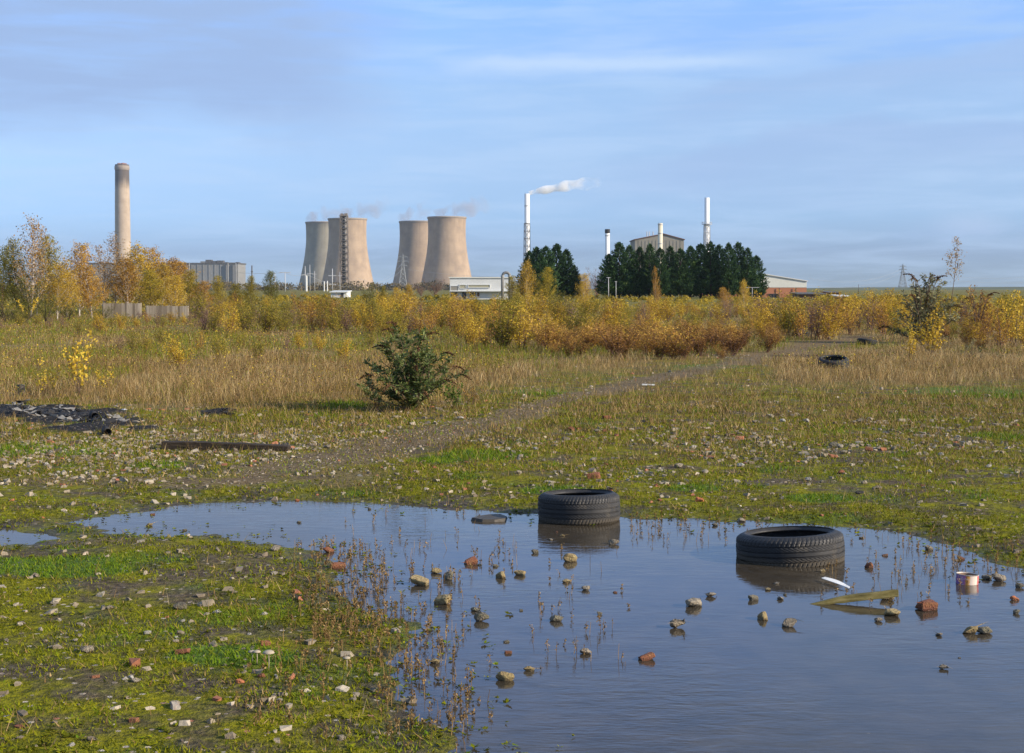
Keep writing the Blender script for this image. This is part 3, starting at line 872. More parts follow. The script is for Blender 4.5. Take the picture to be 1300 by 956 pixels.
# far scrub beyond the saplings: one mass nobody could count
def far_scrub():
    nc = 900
    d = np.exp(NR.uniform(math.log(95), math.log(320), nc)); x = d * NR.uniform(-0.45, 0.45, nc)
    pxs = 650 + F * x / d; low = 1 - .62 * np.exp(-((pxs - 995) / 38) ** 4) - .6 * np.exp(-((pxs - 608) / 42) ** 4)
    h = low * np.clip(1.45 - 6.5 * d / F, .35, 1.2) * NR.uniform(.55, 1.15, nc) * (0.7 + .5 * fbm(x * .06, d * .05, 61, 2)); rad = h * NR.uniform(.5, 1.1, nc)
    tone = NR.uniform(.2, .75, nc)
    k = 85
    C = np.stack([x, d, np.zeros(nc)], 1)[:, None, :] + NR.normal(0, 1, (nc, k, 3)) * np.array([1, 1, 0]) * (rad * .5)[:, None, None]
    r = np.hypot(C[:, :, 0] - x[:, None], C[:, :, 1] - d[:, None]) / rad[:, None]
    C[:, :, 2] = h[:, None] * NR.uniform(.05, 1.0, (nc, k)) * np.clip(1.1 - r * .6, .2, 1)
    C = C.reshape(-1, 3); n = len(C)
    N = unit(NR.normal(0, 1, C.shape)); A = unit(NR.normal(0, 1, C.shape) + np.array([0, 0, .6]))
    s_ = 0.0008 * C[:, 1] * NR.uniform(.6, 1.4, n)
    T = np.clip(np.repeat(tone, k) + NR.normal(0, .14, n), 0, 1)
    m = MB(); m.leaves(C, A, N, s_ * 1.6, s_, T)
    mt = leaf_mat('leaf_far_scrub', [(0, (.10, .075, .022)), (.3, (.20, .16, .028)), (.55, (.33, .25, .03)), (.8, (.46, .33, .035)), (1, (.55, .40, .05))], .3, .6, 0)
    tag(m.build('far_scrub', mt), kind='stuff')
far_scrub()

# conifers
def conifer(seed):
    def f():
        nr = np.random.default_rng(seed); rng = random.Random(seed)
        H = 10.0; tr = MB(); tr.tube([(0, 0, -0.2), (0.05, 0, 4), (0, .05, 9.4)], [0.24, 0.15, 0.03], 7)
        n = 7600
        # whorls of limbs: sprays sit along limbs so the outline is ragged
        C = []; A = []; T = []
        nl = 230
        for i in range(nl):
            t = (i + rng.random()) / nl
            zb = 0.3 + t * 9.4; az = i * 2.399 + rng.uniform(-.4, .4)
            R = (2.75 * (1 - t) ** 0.60 + 0.12) * rng.uniform(0.70, 1.2) * (0.80 + 0.2 * min(1, t * 6))
            cl = rng.gauss(0, 0.15)
            k = int(n / nl * (0.55 + 0.9 * (1 - t)))
            s = nr.uniform(0.15, 1.0, k) ** 0.6
            rr = R * s
            zz = zb + rr * 0.32 + s ** 2 * R * 0.18 + nr.normal(0, .10, k)
            aa = az + nr.normal(0, 0.13, k)
            C.append(np.stack([rr * np.cos(aa), rr * np.sin(aa), zz], 1))
            out = np.stack([np.cos(aa), np.sin(aa), np.full(k, 0.75)], 1)
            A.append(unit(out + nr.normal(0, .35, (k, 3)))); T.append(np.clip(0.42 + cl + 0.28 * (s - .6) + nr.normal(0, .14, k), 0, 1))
        # leader shoots
        k = 70; zz = nr.uniform(9.0, 10.0, k)
        C.append(np.stack([nr.normal(0, .07, k) * (10.3 - zz) * 1.4, nr.normal(0, .07, k) * (10.3 - zz) * 1.4, zz], 1)); A.append(unit(nr.normal(0, .3, (k, 3)) + np.array([0, 0, 1]))); T.append(nr.uniform(.4, .8, k))
        C = np.concatenate(C); A = np.concatenate(A); T = np.concatenate(T)
        N = unit(nr.normal(0, .8, C.shape) + np.stack([C[:, 0], C[:, 1], np.full(len(C), .6)], 1))
        L = nr.uniform(.28, .62, len(C)) * (1 - 0.035 * C[:, 2])
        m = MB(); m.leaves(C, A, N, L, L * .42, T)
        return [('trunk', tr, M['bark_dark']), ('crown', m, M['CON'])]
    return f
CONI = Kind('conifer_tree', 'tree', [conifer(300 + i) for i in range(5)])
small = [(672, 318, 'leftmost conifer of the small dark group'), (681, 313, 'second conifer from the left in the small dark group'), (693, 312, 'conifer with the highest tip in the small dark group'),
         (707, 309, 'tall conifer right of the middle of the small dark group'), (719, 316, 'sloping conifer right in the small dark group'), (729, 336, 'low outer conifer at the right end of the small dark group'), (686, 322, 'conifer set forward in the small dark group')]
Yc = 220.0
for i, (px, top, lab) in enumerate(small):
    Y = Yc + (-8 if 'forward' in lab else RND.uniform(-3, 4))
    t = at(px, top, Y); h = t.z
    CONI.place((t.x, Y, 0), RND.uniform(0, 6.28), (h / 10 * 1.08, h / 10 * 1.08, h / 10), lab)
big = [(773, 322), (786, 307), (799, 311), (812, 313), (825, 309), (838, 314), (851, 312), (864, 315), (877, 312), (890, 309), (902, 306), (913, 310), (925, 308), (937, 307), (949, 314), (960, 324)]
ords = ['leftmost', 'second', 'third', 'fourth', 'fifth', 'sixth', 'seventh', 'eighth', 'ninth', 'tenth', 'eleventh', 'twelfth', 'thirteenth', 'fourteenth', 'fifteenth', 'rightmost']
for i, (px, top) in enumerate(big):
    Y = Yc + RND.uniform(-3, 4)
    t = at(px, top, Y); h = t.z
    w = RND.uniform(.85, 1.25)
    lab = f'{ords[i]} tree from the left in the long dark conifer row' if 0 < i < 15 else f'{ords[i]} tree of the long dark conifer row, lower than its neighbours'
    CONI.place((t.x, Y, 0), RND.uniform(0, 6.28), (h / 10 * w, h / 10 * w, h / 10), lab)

# rust brown dock and bracken band
def dock(seed):
    def f():
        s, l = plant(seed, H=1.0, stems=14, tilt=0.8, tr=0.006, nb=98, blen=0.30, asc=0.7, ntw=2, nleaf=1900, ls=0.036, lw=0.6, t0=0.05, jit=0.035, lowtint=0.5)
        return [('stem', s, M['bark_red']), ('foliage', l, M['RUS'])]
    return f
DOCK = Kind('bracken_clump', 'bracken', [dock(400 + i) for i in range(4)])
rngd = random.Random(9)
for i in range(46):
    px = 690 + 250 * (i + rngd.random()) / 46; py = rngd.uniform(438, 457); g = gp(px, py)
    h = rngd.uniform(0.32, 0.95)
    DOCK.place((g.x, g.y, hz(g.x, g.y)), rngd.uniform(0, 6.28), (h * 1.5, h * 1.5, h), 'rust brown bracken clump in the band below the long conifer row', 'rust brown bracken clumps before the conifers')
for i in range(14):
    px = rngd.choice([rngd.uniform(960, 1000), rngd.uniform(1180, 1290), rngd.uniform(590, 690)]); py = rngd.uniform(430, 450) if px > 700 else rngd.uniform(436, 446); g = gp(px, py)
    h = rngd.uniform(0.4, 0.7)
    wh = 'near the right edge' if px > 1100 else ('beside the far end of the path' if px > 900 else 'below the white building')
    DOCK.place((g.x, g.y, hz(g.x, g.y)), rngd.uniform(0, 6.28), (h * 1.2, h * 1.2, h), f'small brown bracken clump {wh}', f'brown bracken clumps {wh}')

# buddleia: arching stems, lance leaves, drooping brown seed heads
def buddleia(name, label, loc, H, W, seed, nst=24, leafn=2400, heads=14, tone='BUD'):
    rng = random.Random(seed); nr = np.random.default_rng(seed)
    t = thing(name, label, 'shrub', loc)
    st = MB(); segs = []; tips = []
    for s in range(nst):
        az = s * 2.399 + rng.uniform(-.4, .4); k = (s + 0.5) / nst
        out = W * 0.5 * (0.2 + 0.85 * k) * rng.uniform(.8, 1.1); top = H * (1.0 - 0.80 * k ** 1.4) * rng.uniform(.82, 1.02)
        pts = []
        for i in range(8):
            u_ = i / 7
            pts.append(Vector((math.cos(az) * out * u_ ** 1.1, math.sin(az) * out * u_ ** 1.1, top * (1.25 * u_ - 0.25 * u_ ** 3) - 0.02)) + Vector((rng.gauss(0, .012), rng.gauss(0, .012), 0)) * (i > 0))
        st.tube(pts, [0.010 * (1 - .7 * i / 7) * H for i in range(8)], 5)
        segs.append(pts); tips.append((pts, az))
        for j in range(4):
            p, d = lerp_pts(pts, rng.uniform(.12, .9))
            tw = grow(rng, p, d + Vector((rng.gauss(0, .6), rng.gauss(0, .6), .2)), H * rng.uniform(.12, .28), 4, .15, .03)
            st.tube(tw, [0.005 * H, .004 * H, .003 * H, .0025 * H, .002 * H], 3, False); segs.append(tw); segs.append(tw)
            if rng.random() < .12: tips.append((tw, az))
    C = []; A = []; T = []
    for _ in range(leafn):
        pts = segs[rng.randrange(len(segs))]; p, d = lerp_pts(pts, 0.12 + 0.88 * rng.random() ** 0.8)
        a = Vector((rng.gauss(0, 1), rng.gauss(0, 1), rng.gauss(-.1, .5))).normalized()
        ax = (d * .55 + a).normalized()
        L = H * 0.075
        C.append(p + ax * L * .5); A.append(ax)
        T.append(min(1, max(0, rng.gauss(.45, .2)) if rng.random() > .03 else 1.0))
    C = np.array(C); A = np.array(A)
    N = unit(nr.normal(0, .5, C.shape) + np.array([0, 0, 1.0])); L = H * nr.uniform(.04, .082, len(C))
    lf = MB(); lf.leaves(C, A, N, L, L * .34, np.array(T))
    st.build('stem', M['bark'], t); lf.build('foliage', M[tone], t)
    rng.shuffle(tips)
    for pts, az in tips[:heads]:
        p = pts[-1]; d = (pts[-1] - pts[-2]).normalized()
        cur = [p]; dd = d.copy()
        for i in range(5):
            dd = (dd + Vector((math.cos(az) * .15, math.sin(az) * .15, -.28))).normalized(); cur.append(cur[-1] + dd * H * .035)
        m = MB(); m.tube(cur, [0.006 * H] * 6, 3)
        q = 90; u_ = nr.uniform(0, 1, q); c = np.array([lerp_pts(cur, float(a_))[0] for a_ in u_])
        c = c + nr.normal(0, 1, (q, 3)) * (0.010 * H * (1.15 - u_))[:, None]
        m.leaves(c, unit(nr.normal(0, 1, (q, 3))), unit(nr.normal(0, 1, (q, 3))), 0.02 * H, 0.014 * H, nr.uniform(0, 1, q))
        m.build('seed_head', M['SEED'], t)
    return t
g = gp(524, 521)
buddleia('buddleia_bush', 'dark green leafy bush with drooping brown seed heads beside the footpath', g, 1.13, 1.5, 501, 34, 6600, 18)
g = gp(1172, 436)
buddleia('buddleia_bush', 'tall grey green bush with drooping seed heads at the right', (g.x, g.y, 0.02), 2.05, 2.0, 502, 32, 2600, 14, 'BUDG')
g = gp(1240, 430)
buddleia('buddleia_bush', 'brownish bush with drooping seed heads right of the tall grey green bush', (g.x, g.y, 0.02), 1.75, 1.7, 503, 22, 900, 14, 'RUS')
g = gp(1232, 455)
buddleia('buddleia_bush', 'low grey green bush in the dry grass near the right edge', (g.x, g.y, 0.02), .5, .8, 504, 14, 900, 3, 'BUDG')

def one_plant(name, label, cat, loc, parts_fn):
    t = thing(name, label, cat, loc)
    for nm, m, mat in parts_fn: m.build(nm, mat, t)
    return t
def single(name, label, cat, px, py, col, bark, **kw):
    g = gp(px, py); s, l = plant(**kw)
    return one_plant(name, label, cat, (g.x, g.y, hz(g.x, g.y)), [('stem', s, M[bark]), ('foliage', l, M[col])])
single('poplar_sapling', 'bright yellow leaved sapling rising from dry grass at the left', 'sapling', 100, 504, 'YEL', 'bark', seed=601, H=1.0, stems=4, tilt=.45, tr=.008, nb=44, blen=.3, asc=.6, ntw=2, nleaf=330, ls=.05, lw=.75, jit=.02, bias=.32, t0=.2)
single('poplar_sapling', 'lower yellow leaved sapling left of the bright yellow one', 'sapling', 60, 504, 'YEL', 'bark', seed=602, H=.62, stems=4, tilt=.6, tr=.008, nb=36, blen=.35, asc=.7, ntw=2, nleaf=200, ls=.06, lw=.75, jit=.03, bias=.28, t0=.2)
single('poplar_sapling', 'small yellow leaved sapling right of the bright yellow one', 'sapling', 135, 500, 'YEL', 'bark', seed=603, H=.5, stems=3, tilt=.6, tr=.008, nb=30, blen=.35, asc=.7, ntw=2, nleaf=120, ls=.07, lw=.75, jit=.03, bias=.22, t0=.2)
single('poplar_sapling', 'small bright yellow sapling low among the left green shrubs', 'sapling', 34, 412, 'YEL', 'bark', seed=604, H=1.3, stems=2, tilt=.4, tr=.008, nb=24, blen=.3, asc=.6, ntw=2, nleaf=170, ls=.06, lw=.75, jit=.02, bias=.35, t0=.4)
single('poplar_sapling', 'yellow leaved shrub in front of the tall grey green bush', 'sapling', 1185, 452, 'YEL', 'bark', seed=605, H=1.25, stems=7, tilt=.6, tr=.007, nb=70, blen=.35, asc=.6, ntw=3, nleaf=800, ls=.045, lw=.75, jit=.03, bias=.06, t0=.08)
single('poplar_sapling', 'low golden sapling left of the yellow shrub by the grey bush', 'sapling', 1155, 455, 'YEL', 'bark', seed=606, H=.72, stems=6, tilt=.7, tr=.008, nb=46, blen=.35, asc=.7, ntw=2, nleaf=420, ls=.055, lw=.75, jit=.03, bias=.08, t0=.08)
single('poplar_sapling', 'golden sapling close to the right edge of the picture', 'sapling', 1287, 440, 'YEL', 'bark', seed=607, H=1.6, stems=6, tilt=.5, tr=.008, nb=60, blen=.33, asc=.6, ntw=3, nleaf=900, ls=.04, lw=.7, jit=.03, bias=.02, t0=.08)
single('tall_sapling', 'tall thin tan sapling standing out against the sky at the right', 'sapling', 1204, 425, 'TAN', 'bark', seed=608, H=3.3, stems=1, tilt=.1, tr=.006, nb=24, blen=.24, asc=.8, ntw=3, nleaf=420, ls=.022, lw=.5, jit=.014, bias=.0, t0=.55)
single('nettle_clump', 'light green nettle clump at the right foot of the dark green bush', 'weed', 577, 519, 'WEED', 'bark', seed=609, H=.42, stems=9, tilt=.8, tr=.008, nb=50, blen=.35, asc=.7, ntw=1, nleaf=420, ls=.085, lw=.55, jit=.04, t0=.1)
single('dead_weed_clump', 'brown dead weed clump at the left foot of the dark green bush', 'weed', 478, 521, 'RUS', 'bark', seed=610, H=.45, stems=10, tilt=.8, tr=.007, nb=50, blen=.3, asc=.6, ntw=1, nleaf=300, ls=.05, lw=.5, jit=.04, t0=.1)
single('dead_weed_clump', 'brown dead weed clump right of the light green nettles', 'weed', 600, 514, 'RUS', 'bark', seed=611, H=.4, stems=10, tilt=.8, tr=.007, nb=50, blen=.3, asc=.6, ntw=1, nleaf=300, ls=.05, lw=.5, jit=.04, t0=.1, bias=.15)

# ------------------------------------------------------------------ ground cover (uncountable)
def blades(name, P, h, w, lean, tint, seg=2):
    n = len(P)
    a = NR.uniform(0, 2 * PI, n); side = np.stack([np.cos(a), np.sin(a), np.zeros(n)], 1)
    b = NR.uniform(0, 2 * PI, n); ln = np.stack([np.cos(b), np.sin(b), np.zeros(n)], 1) * (lean * h)[:, None]
    up = np.array([0, 0, 1.0])
    hw = (w / 2)[:, None]
    if seg == 1:
        V = np.stack([P - side * hw, P + side * hw, P + up * h[:, None] + ln], 1).reshape(-1, 3)
        loops = np.arange(3 * n); starts = np.arange(n) * 3; T = np.repeat(tint, 3)
    else:
        mid = P + up * (h * 0.6)[:, None] + ln * 0.38
        tip = P + up * (h * (1 - 0.25 * lean))[:, None] + ln
        V = np.stack([P - side * hw, P + side * hw, mid + side * hw * .75, mid - side * hw * .75, tip], 1).reshape(-1, 3)
        i = np.arange(n)[:, None] * 5
        loops = (i + np.array([[0, 1, 2, 3, 3, 2, 4]])).ravel()
        starts = (np.arange(n)[:, None] * 7 + np.array([[0, 4]])).ravel(); T = np.repeat(tint, 5)
    return tag(put(name, mesh_np(name, V, loops, starts, M['grass'], {'tint': T})), kind='stuff')

def scatter(n, d0, d1, spread=0.40, pad=0.5, pw=None):
    if pw is None: d = np.exp(NR.uniform(math.log(d0), math.log(d1), n))
    else: d = (NR.uniform(d0 ** pw, d1 ** pw, n)) ** (1 / pw)
    x = NR.uniform(-1, 1, n) * (d * spread + pad)
    return x, d

def moss():
    x, y = scatter(410000, 4.6, 21, 0.47, 1.0, 0.6)
    d = pud_sdf(x, y); pm = path_mask(x, y)
    cov = fbm(x * 2.3, y * 2.3, 71, 3)
    gm = green_mask(x, y); bm = burnt_mask(x, y)
    z = height(x, y, d)
    pm = np.maximum(pm, mud_mask(x, y) * .8)
    dens = sstep(0.30, 0.55, cov + gm * .3) * (1 - pm * .80) * (1 - bm) * sstep(0.002, 0.014, z)
    k = NR.uniform(0, 1, len(x)) < dens
    x, y, d, gm, z = x[k], y[k], d[k], gm[k], z[k]; n = len(x)
    c2 = fbm(x * 1.1, y * 1.1, 81, 3); c3 = fbm(x * 6, y * 6, 83, 2)
    far = sstep(8, 18, y)
    t = np.clip(0.02 + 0.30 * c2 + 0.22 * (c3 - .4) + NR.normal(0, .05, n), 0, .34)
    dry = NR.uniform(0, 1, n) < (0.06 + 0.35 * far * sstep(.35, .6, fbm(x * .7, y * .7, 85, 3)))
    t = np.where(NR.uniform(0, 1, n) < .45 * sstep(9, 16, y), NR.normal(.45, .03, n), t)
    t = np.where(dry, NR.uniform(.5, .8, n), t)
    t = np.where((gm > .3) & (NR.uniform(0, 1, n) < gm), NR.uniform(.34, .43, n), t)
    h = NR.uniform(.006, .022, n) * (1 + .5 * gm) * (1 + .6 * far) * np.where(dry, 1.6, 1)
    w = NR.uniform(.004, .010, n) * (1 + far)
    blades('moss', np.stack([x, y, z - .002], 1), h, w, NR.uniform(.2, 1.3, n), t, 1)
moss()

def short_grass():
    x, y = scatter(145000, 5.0, 32, 0.48, 1.2, 0.75)
    d = pud_sdf(x, y); pm = path_mask(x, y); bm = burnt_mask(x, y); z = height(x, y, d)
    cl = fbm(x * 3.0, y * 3.0, 171, 2); cl2 = fbm(x * .5, y * .5, 173, 3)
    far = sstep(7, 20, y)
    dens = sstep(.42, .68, cl * .6 + cl2 * .4 + far * .22) * (1 - pm * .85) * (1 - bm * .9) * sstep(0.0, .01, z) * (0.25 + .75 * far)
    k = NR.uniform(0, 1, len(x)) < dens
    x, y, z = x[k], y[k], z[k]; n = len(x); far = far[k]
    dry = NR.uniform(0, 1, n) < .5 + .45 * far
    t = np.where(dry, np.clip(NR.normal(.65, .11, n), .5, .95), np.clip(NR.normal(.2, .09, n), 0, .46))
    h = NR.uniform(.03, .10, n) * (1 + .5 * far); w = NR.uniform(.002, .0045, n) * (1 + 1.3 * far)
    blades('short_grass', np.stack([x, y, z - .004], 1), h, w, NR.uniform(.1, .9, n), t, 1)
short_grass()

def dry_grass():
    x, y = scatter(505000, 15, 125, 0.48, 1.5)
    pm = path_mask(x, y); bm = burnt_mask(x, y); tm = tall_mask(x, y); gm = green_mask(x, y)
    cl = fbm(x * 1.2, y * .8, 271, 3)
    clear = np.zeros(len(x))
    for (qx, qy, qr) in ((1062, 469, .75), (1101, 439, .8), (1016, 428, .8), (27, 503, .3)):
        c = gr(qx, qy); clear = np.maximum(clear, sstep(1.0, .6, np.hypot((x - c.x) / qr, (y - c.y + qr * .9) / (qr * 2.2))))
    tm = tm * (1 - .93 * clear)
    dens = tm * (1 - pm) * (1 - bm) * (1 - .85 * gm) * sstep(.22, .5, cl) + 0.02 * (1 - pm) * (1 - bm) * sstep(.5, .7, cl)
    k = NR.uniform(0, 1, len(x)) < dens
    x, y, cl, tm = x[k], y[k], cl[k], tm[k]; n = len(x)
    z = height(x, y, np.full(n, 6.0))
    px, py = to_px(x, y)
    c2 = fbm(x * .35, y * .2, 281, 3)
    # left of the picture the grass is greener with distance, right of the path it is straw coloured
    green = sstep(.45, .62, c2 + .08 * (px < 640) + .12 * (py < 452) - .16 * (py > 466) - .02)
    t = np.where(NR.uniform(0, 1, n) < green * .8, np.clip(NR.normal(.42, .10, n), .1, .56), np.clip(NR.normal(.71, .12, n) - .04 * (px < 640) + .25 * (fbm(x * 2.2, y * 1.2, 283, 2) - .5), .5, 1))
    far = sstep(25, 70, y)
    h = NR.uniform(.06, .31, n) * (.4 + .6 * tm) * (.55 + .9 * cl) * (1 - .25 * far)
    w = NR.uniform(.0035, .007, n) * (y / 22.0) ** .8
    blades('dry_grass', np.stack([x, y, z - .02], 1), h, w, NR.uniform(.1, 1.0, n), t, 2)
dry_grass()

def field_herbs():
    """countless small leaves and seed heads of the low herbs among the grass"""
    x, y = scatter(198000, 17, 90, 0.48, 1.5)
    tm = tall_mask(x, y); pm = path_mask(x, y); bm = burnt_mask(x, y); cl = fbm(x * .9, y * .6, 571, 3); px, py = to_px(x, y)
    left = np.where(px < 640, 1.0, .45)
    k = NR.uniform(0, 1, len(x)) < tm * (1 - pm) * (1 - bm) * sstep(.38, .62, cl) * left
    x, y, px = x[k], y[k], px[k]; n = len(x); c2 = fbm(x * .5, y * .3, 581, 3); c3 = fbm(x * 2.5, y * 2, 583, 2)
    z = height(x, y, np.full(n, 6.0)) + NR.uniform(.03, .42, n) * (.5 + .8 * c3) * (1 - .3 * sstep(30, 60, y))
    C = np.stack([x, y, z], 1); u_ = NR.uniform(0, 1, n)
    T = np.where(u_ < .5 * sstep(.4, .6, c2), NR.normal(.38, .1, n), np.where(u_ < .78, NR.normal(.12, .09, n), NR.normal(.75, .16, n)))
    L = NR.uniform(.014, .036, n) * (y / 22) ** .7
    m = MB(); m.leaves(C, unit(NR.normal(0, 1, C.shape)), unit(NR.normal(0, 1, C.shape) + np.array([0, 0, .4])), L, L * .6, np.clip(T, 0, 1))
    mt = leaf_mat('leaf_field_herbs', [(0, (.13, .065, .025)), (.2, (.22, .12, .04)), (.32, (.10, .12, .02)), (.48, (.19, .19, .03)), (.62, (.36, .27, .035)), (.85, (.55, .39, .04)), (1, (.66, .48, .06))], .3, .7, 0)
    tag(m.build('field_herbs', mt), kind='stuff')
field_herbs()

def far_woodland():
    nc = 420
    px = NR.uniform(-60, 680, nc); d = NR.uniform(900, 1500, nc); x = (px - 650) / F * d
    h = NR.uniform(2.5, 7.5, nc) * (.6 + .6 * fbm(px * .02, d * .001, 5, 2)); k = 60
    C = np.stack([x, d, np.zeros(nc)], 1)[:, None, :] + NR.normal(0, 1, (nc, k, 3)) * np.array([1, 1, 0]) * (h * .38)[:, None, None]
    C[:, :, 2] = h[:, None] * NR.uniform(0, 1, (nc, k)) ** .8
    C = C.reshape(-1, 3); n = len(C); T = np.clip(np.repeat(NR.uniform(.1, .9, nc), k) + NR.normal(0, .1, n), 0, 1); L = NR.uniform(.7, 1.8, n)
    m = MB(); m.leaves(C, unit(NR.normal(0, 1, C.shape)), unit(NR.normal(0, 1, C.shape)), L, L * .7, T)
    tag(m.build('far_woodland', leaf_mat('leaf_far_woodland', [(0, (.05, .05, .03)), (.5, (.12, .095, .05)), (1, (.19, .14, .06))], .2, .8, 0)), kind='stuff')
far_woodland()

def dead_stems():
    """thin dead stalks with seed tufts standing in the shallow margins of the puddle"""
    P = []
    def zone(n, x0, x1, y0, y1):
        for _ in range(n):
            g = gr(NR.uniform(x0, x1), NR.uniform(y0, y1)); P.append((g.x, g.y))
    zone(240, 395, 490, 695, 830); zone(190, 370, 580, 690, 867); zone(90, 480, 640, 720, 920); zone(70, 800, 1000, 655, 690)
    zone(90, 1040, 1230, 672, 770); zone(40, 660, 800, 700, 860); zone(60, 1130, 1300, 690, 730); zone(50, 300, 420, 780, 950); zone(26, 430, 640, 650, 700)
    zone(30, 560, 660, 690, 740); zone(60, 480, 600, 830, 956)
    P = np.array(P); n = len(P)
    z = np.maximum(height(P[:, 0], P[:, 1]), -.05)
    m = MB(); rng = random.Random(77); C = []; T = []
    for (x, y), zz in zip(P, z):
        h = rng.uniform(.02, .075) + max(0, -zz); a = rng.uniform(0, 6.28); k = rng.uniform(0, .25)
        top = Vector((x + math.cos(a) * k * h, y + math.sin(a) * k * h, zz + h))
        t = rng.choice((.54, .57, .6, .64, .7))
        m.tube([(x, y, zz - .01), Vector((x, y, zz)).lerp(top, .55) + Vector((rng.gauss(0, .004), 0, 0)), top], [.0017, .0014, .0009], 3, False, t)
        if rng.random() < .7:
            for _ in range(rng.randrange(8, 26)):
                u_ = rng.uniform(.35, 1.0); q = Vector((x, y, zz)).lerp(top, u_) + Vector((rng.gauss(0, .005), rng.gauss(0, .005), rng.gauss(0, .004)))
                if q.z > .004: C.append(q); T.append(min(1, max(.5, rng.gauss(.62, .06))))
    C = np.array(C); q = len(C)
    m.leaves(C, unit(NR.normal(0, 1, C.shape)), unit(NR.normal(0, 1, C.shape)), NR.uniform(.006, .018, q), NR.uniform(.005, .010, q), np.array(T))
    tag(m.build('dead_stems', M['grass']), kind='stuff')
dead_stems()

def low_weeds():
    """leafy rosettes on the moss and little floating leaves at the margins"""
    x, y = scatter(15500, 4.8, 13, .47, .8, .7)
    d = pud_sdf(x, y); z = height(x, y, d); pm = path_mask(x, y)
    cl = fbm(x * 2.2, y * 2.2, 371, 3)
    k = (d < .35) & (d > -.55) & (NR.uniform(0, 1, len(x)) < np.where(d > 0, .8, .34 * sstep(-.6, 0, d) + .25 * sstep(.55, .7, cl))) & (pm < .5)
    k |= (d > .3) & (cl > .60) & (pm < .3) & (NR.uniform(0, 1, len(x)) < .5)
    x, y, z = x[k], y[k], np.maximum(z[k], .002)
    C = []; A = []; T = []; S = []
    for a, b, c in zip(x, y, z):
        q = int(NR.integers(3, 8)); t0 = float(np.clip(NR.normal(.23, .09), .02, .43)); s0 = float(NR.uniform(.008, .021))
        for j in range(q):
            an = NR.uniform(0, 6.28); e = NR.uniform(.05, .6)
            ax = np.array([math.cos(an), math.sin(an), e]); ax /= np.linalg.norm(ax)
            C.append(np.array([a, b, c + .003]) + ax * s0 * .6 + NR.normal(0, .006, 3) * np.array([1, 1, .2])); A.append(ax); T.append(np.clip(t0 + NR.normal(0, .04), 0, .46)); S.append(s0)
    C = np.array(C); A = np.array(A); S = np.array(S)
    m = MB(); m.leaves(C, A, unit(NR.normal(0, .3, C.shape) + np.array([0, 0, 1.])), S * 1.5, S * .7, np.array(T))
    tag(m.build('low_weeds', M['grass']), kind='stuff')
low_weeds()

# ------------------------------------------------------------------ stones
def rock_mesh(name, seed, mat, flat=0.7, lump=0.10, blocky=False):
    rng = random.Random(seed)
    bm = bmesh.new()
    if blocky:
        for x in (-.5, .5):
            for y in (-.36, .36):
                for z in (-.26, .26):
                    for _ in range(2):
                        bm.verts.new((x * rng.uniform(.5, 1.05), y * rng.uniform(.5, 1.08), z * rng.uniform(.5, 1.1)))
    else:
        for _ in range(20):
            v = Vector((rng.gauss(0, 1), rng.gauss(0, 1), rng.gauss(0, 1))).normalized() * rng.uniform(.40, .52)
            v.z *= flat; v.y *= rng.uniform(.75, 1.0); bm.verts.new(v)
    r = bmesh.ops.convex_hull(bm, input=bm.verts)
    bmesh.ops.delete(bm, geom=list({e for e in r['geom_interior'] + r['geom_unused'] if isinstance(e, bmesh.types.BMVert)}), context='VERTS')
    bmesh.ops.bevel(bm, geom=bm.edges[:], offset=.035, segments=1, affect='EDGES', profile=.6)
    bmesh.ops.triangulate(bm, faces=bm.faces[:])
    bmesh.ops.subdivide_edges(bm, edges=[e for e in bm.edges if e.calc_length() > .12], cuts=2, use_grid_fill=True)
    bmesh.ops.triangulate(bm, faces=bm.faces[:])
    V = np.array([v.co for v in bm.verts])
    n = fbm(V[:, 0] * 6 + V[:, 2] * 4 + seed, V[:, 1] * 6 - V[:, 2] * 5, seed, 3) - .5
    bm.normal_update()
    for v, k in zip(bm.verts, n): v.co += v.normal * (k * lump)
    me = bpy.data.meshes.new(name); bm.to_mesh(me); bm.free()
    me.polygons.foreach_set('use_smooth', np.full(len(me.polygons), False)); me.materials.append(mat)
    return me

RK = {}
for key, mat, kw in (('pale', 'stone_pale', {}), ('grey', 'stone_grey', {}), ('ochre', 'stone_ochre', {}), ('white', 'stone_white', {'flat': .6}), ('dark', 'stone_dark', {'flat': .35})):
    RK[key] = [rock_mesh(key + '_stone', 700 + hash_ * 13 + len(RK) * 101, M[mat], **kw) for hash_ in range(6)]
RK['flat'] = [rock_mesh('flat_stone', 880 + i, M['stone_pale'], flat=.38) for i in range(4)]
RK['brick'] = [rock_mesh('brick_piece', 900 + i, M['brickbat'], blocky=(i % 2 == 0), lump=.06) for i in range(6)]
M['brick_orange'] = stone_mat('orange_brick', [(0.28, (0.30, 0.09, 0.035)), (0.5, (0.50, 0.17, 0.07)), (0.8, (0.56, 0.28, 0.15))])
RK['orange'] = [rock_mesh('orange_brick_piece', 930 + i, M['brick_orange'], blocky=(i % 2 == 0), lump=.06) for i in range(3)]
RK['block'] = [rock_mesh('rubble_block', 950 + i, M['stone_ochre'], blocky=True, lump=.08) for i in range(3)]
NSTONE = [0]
SPOTS = []

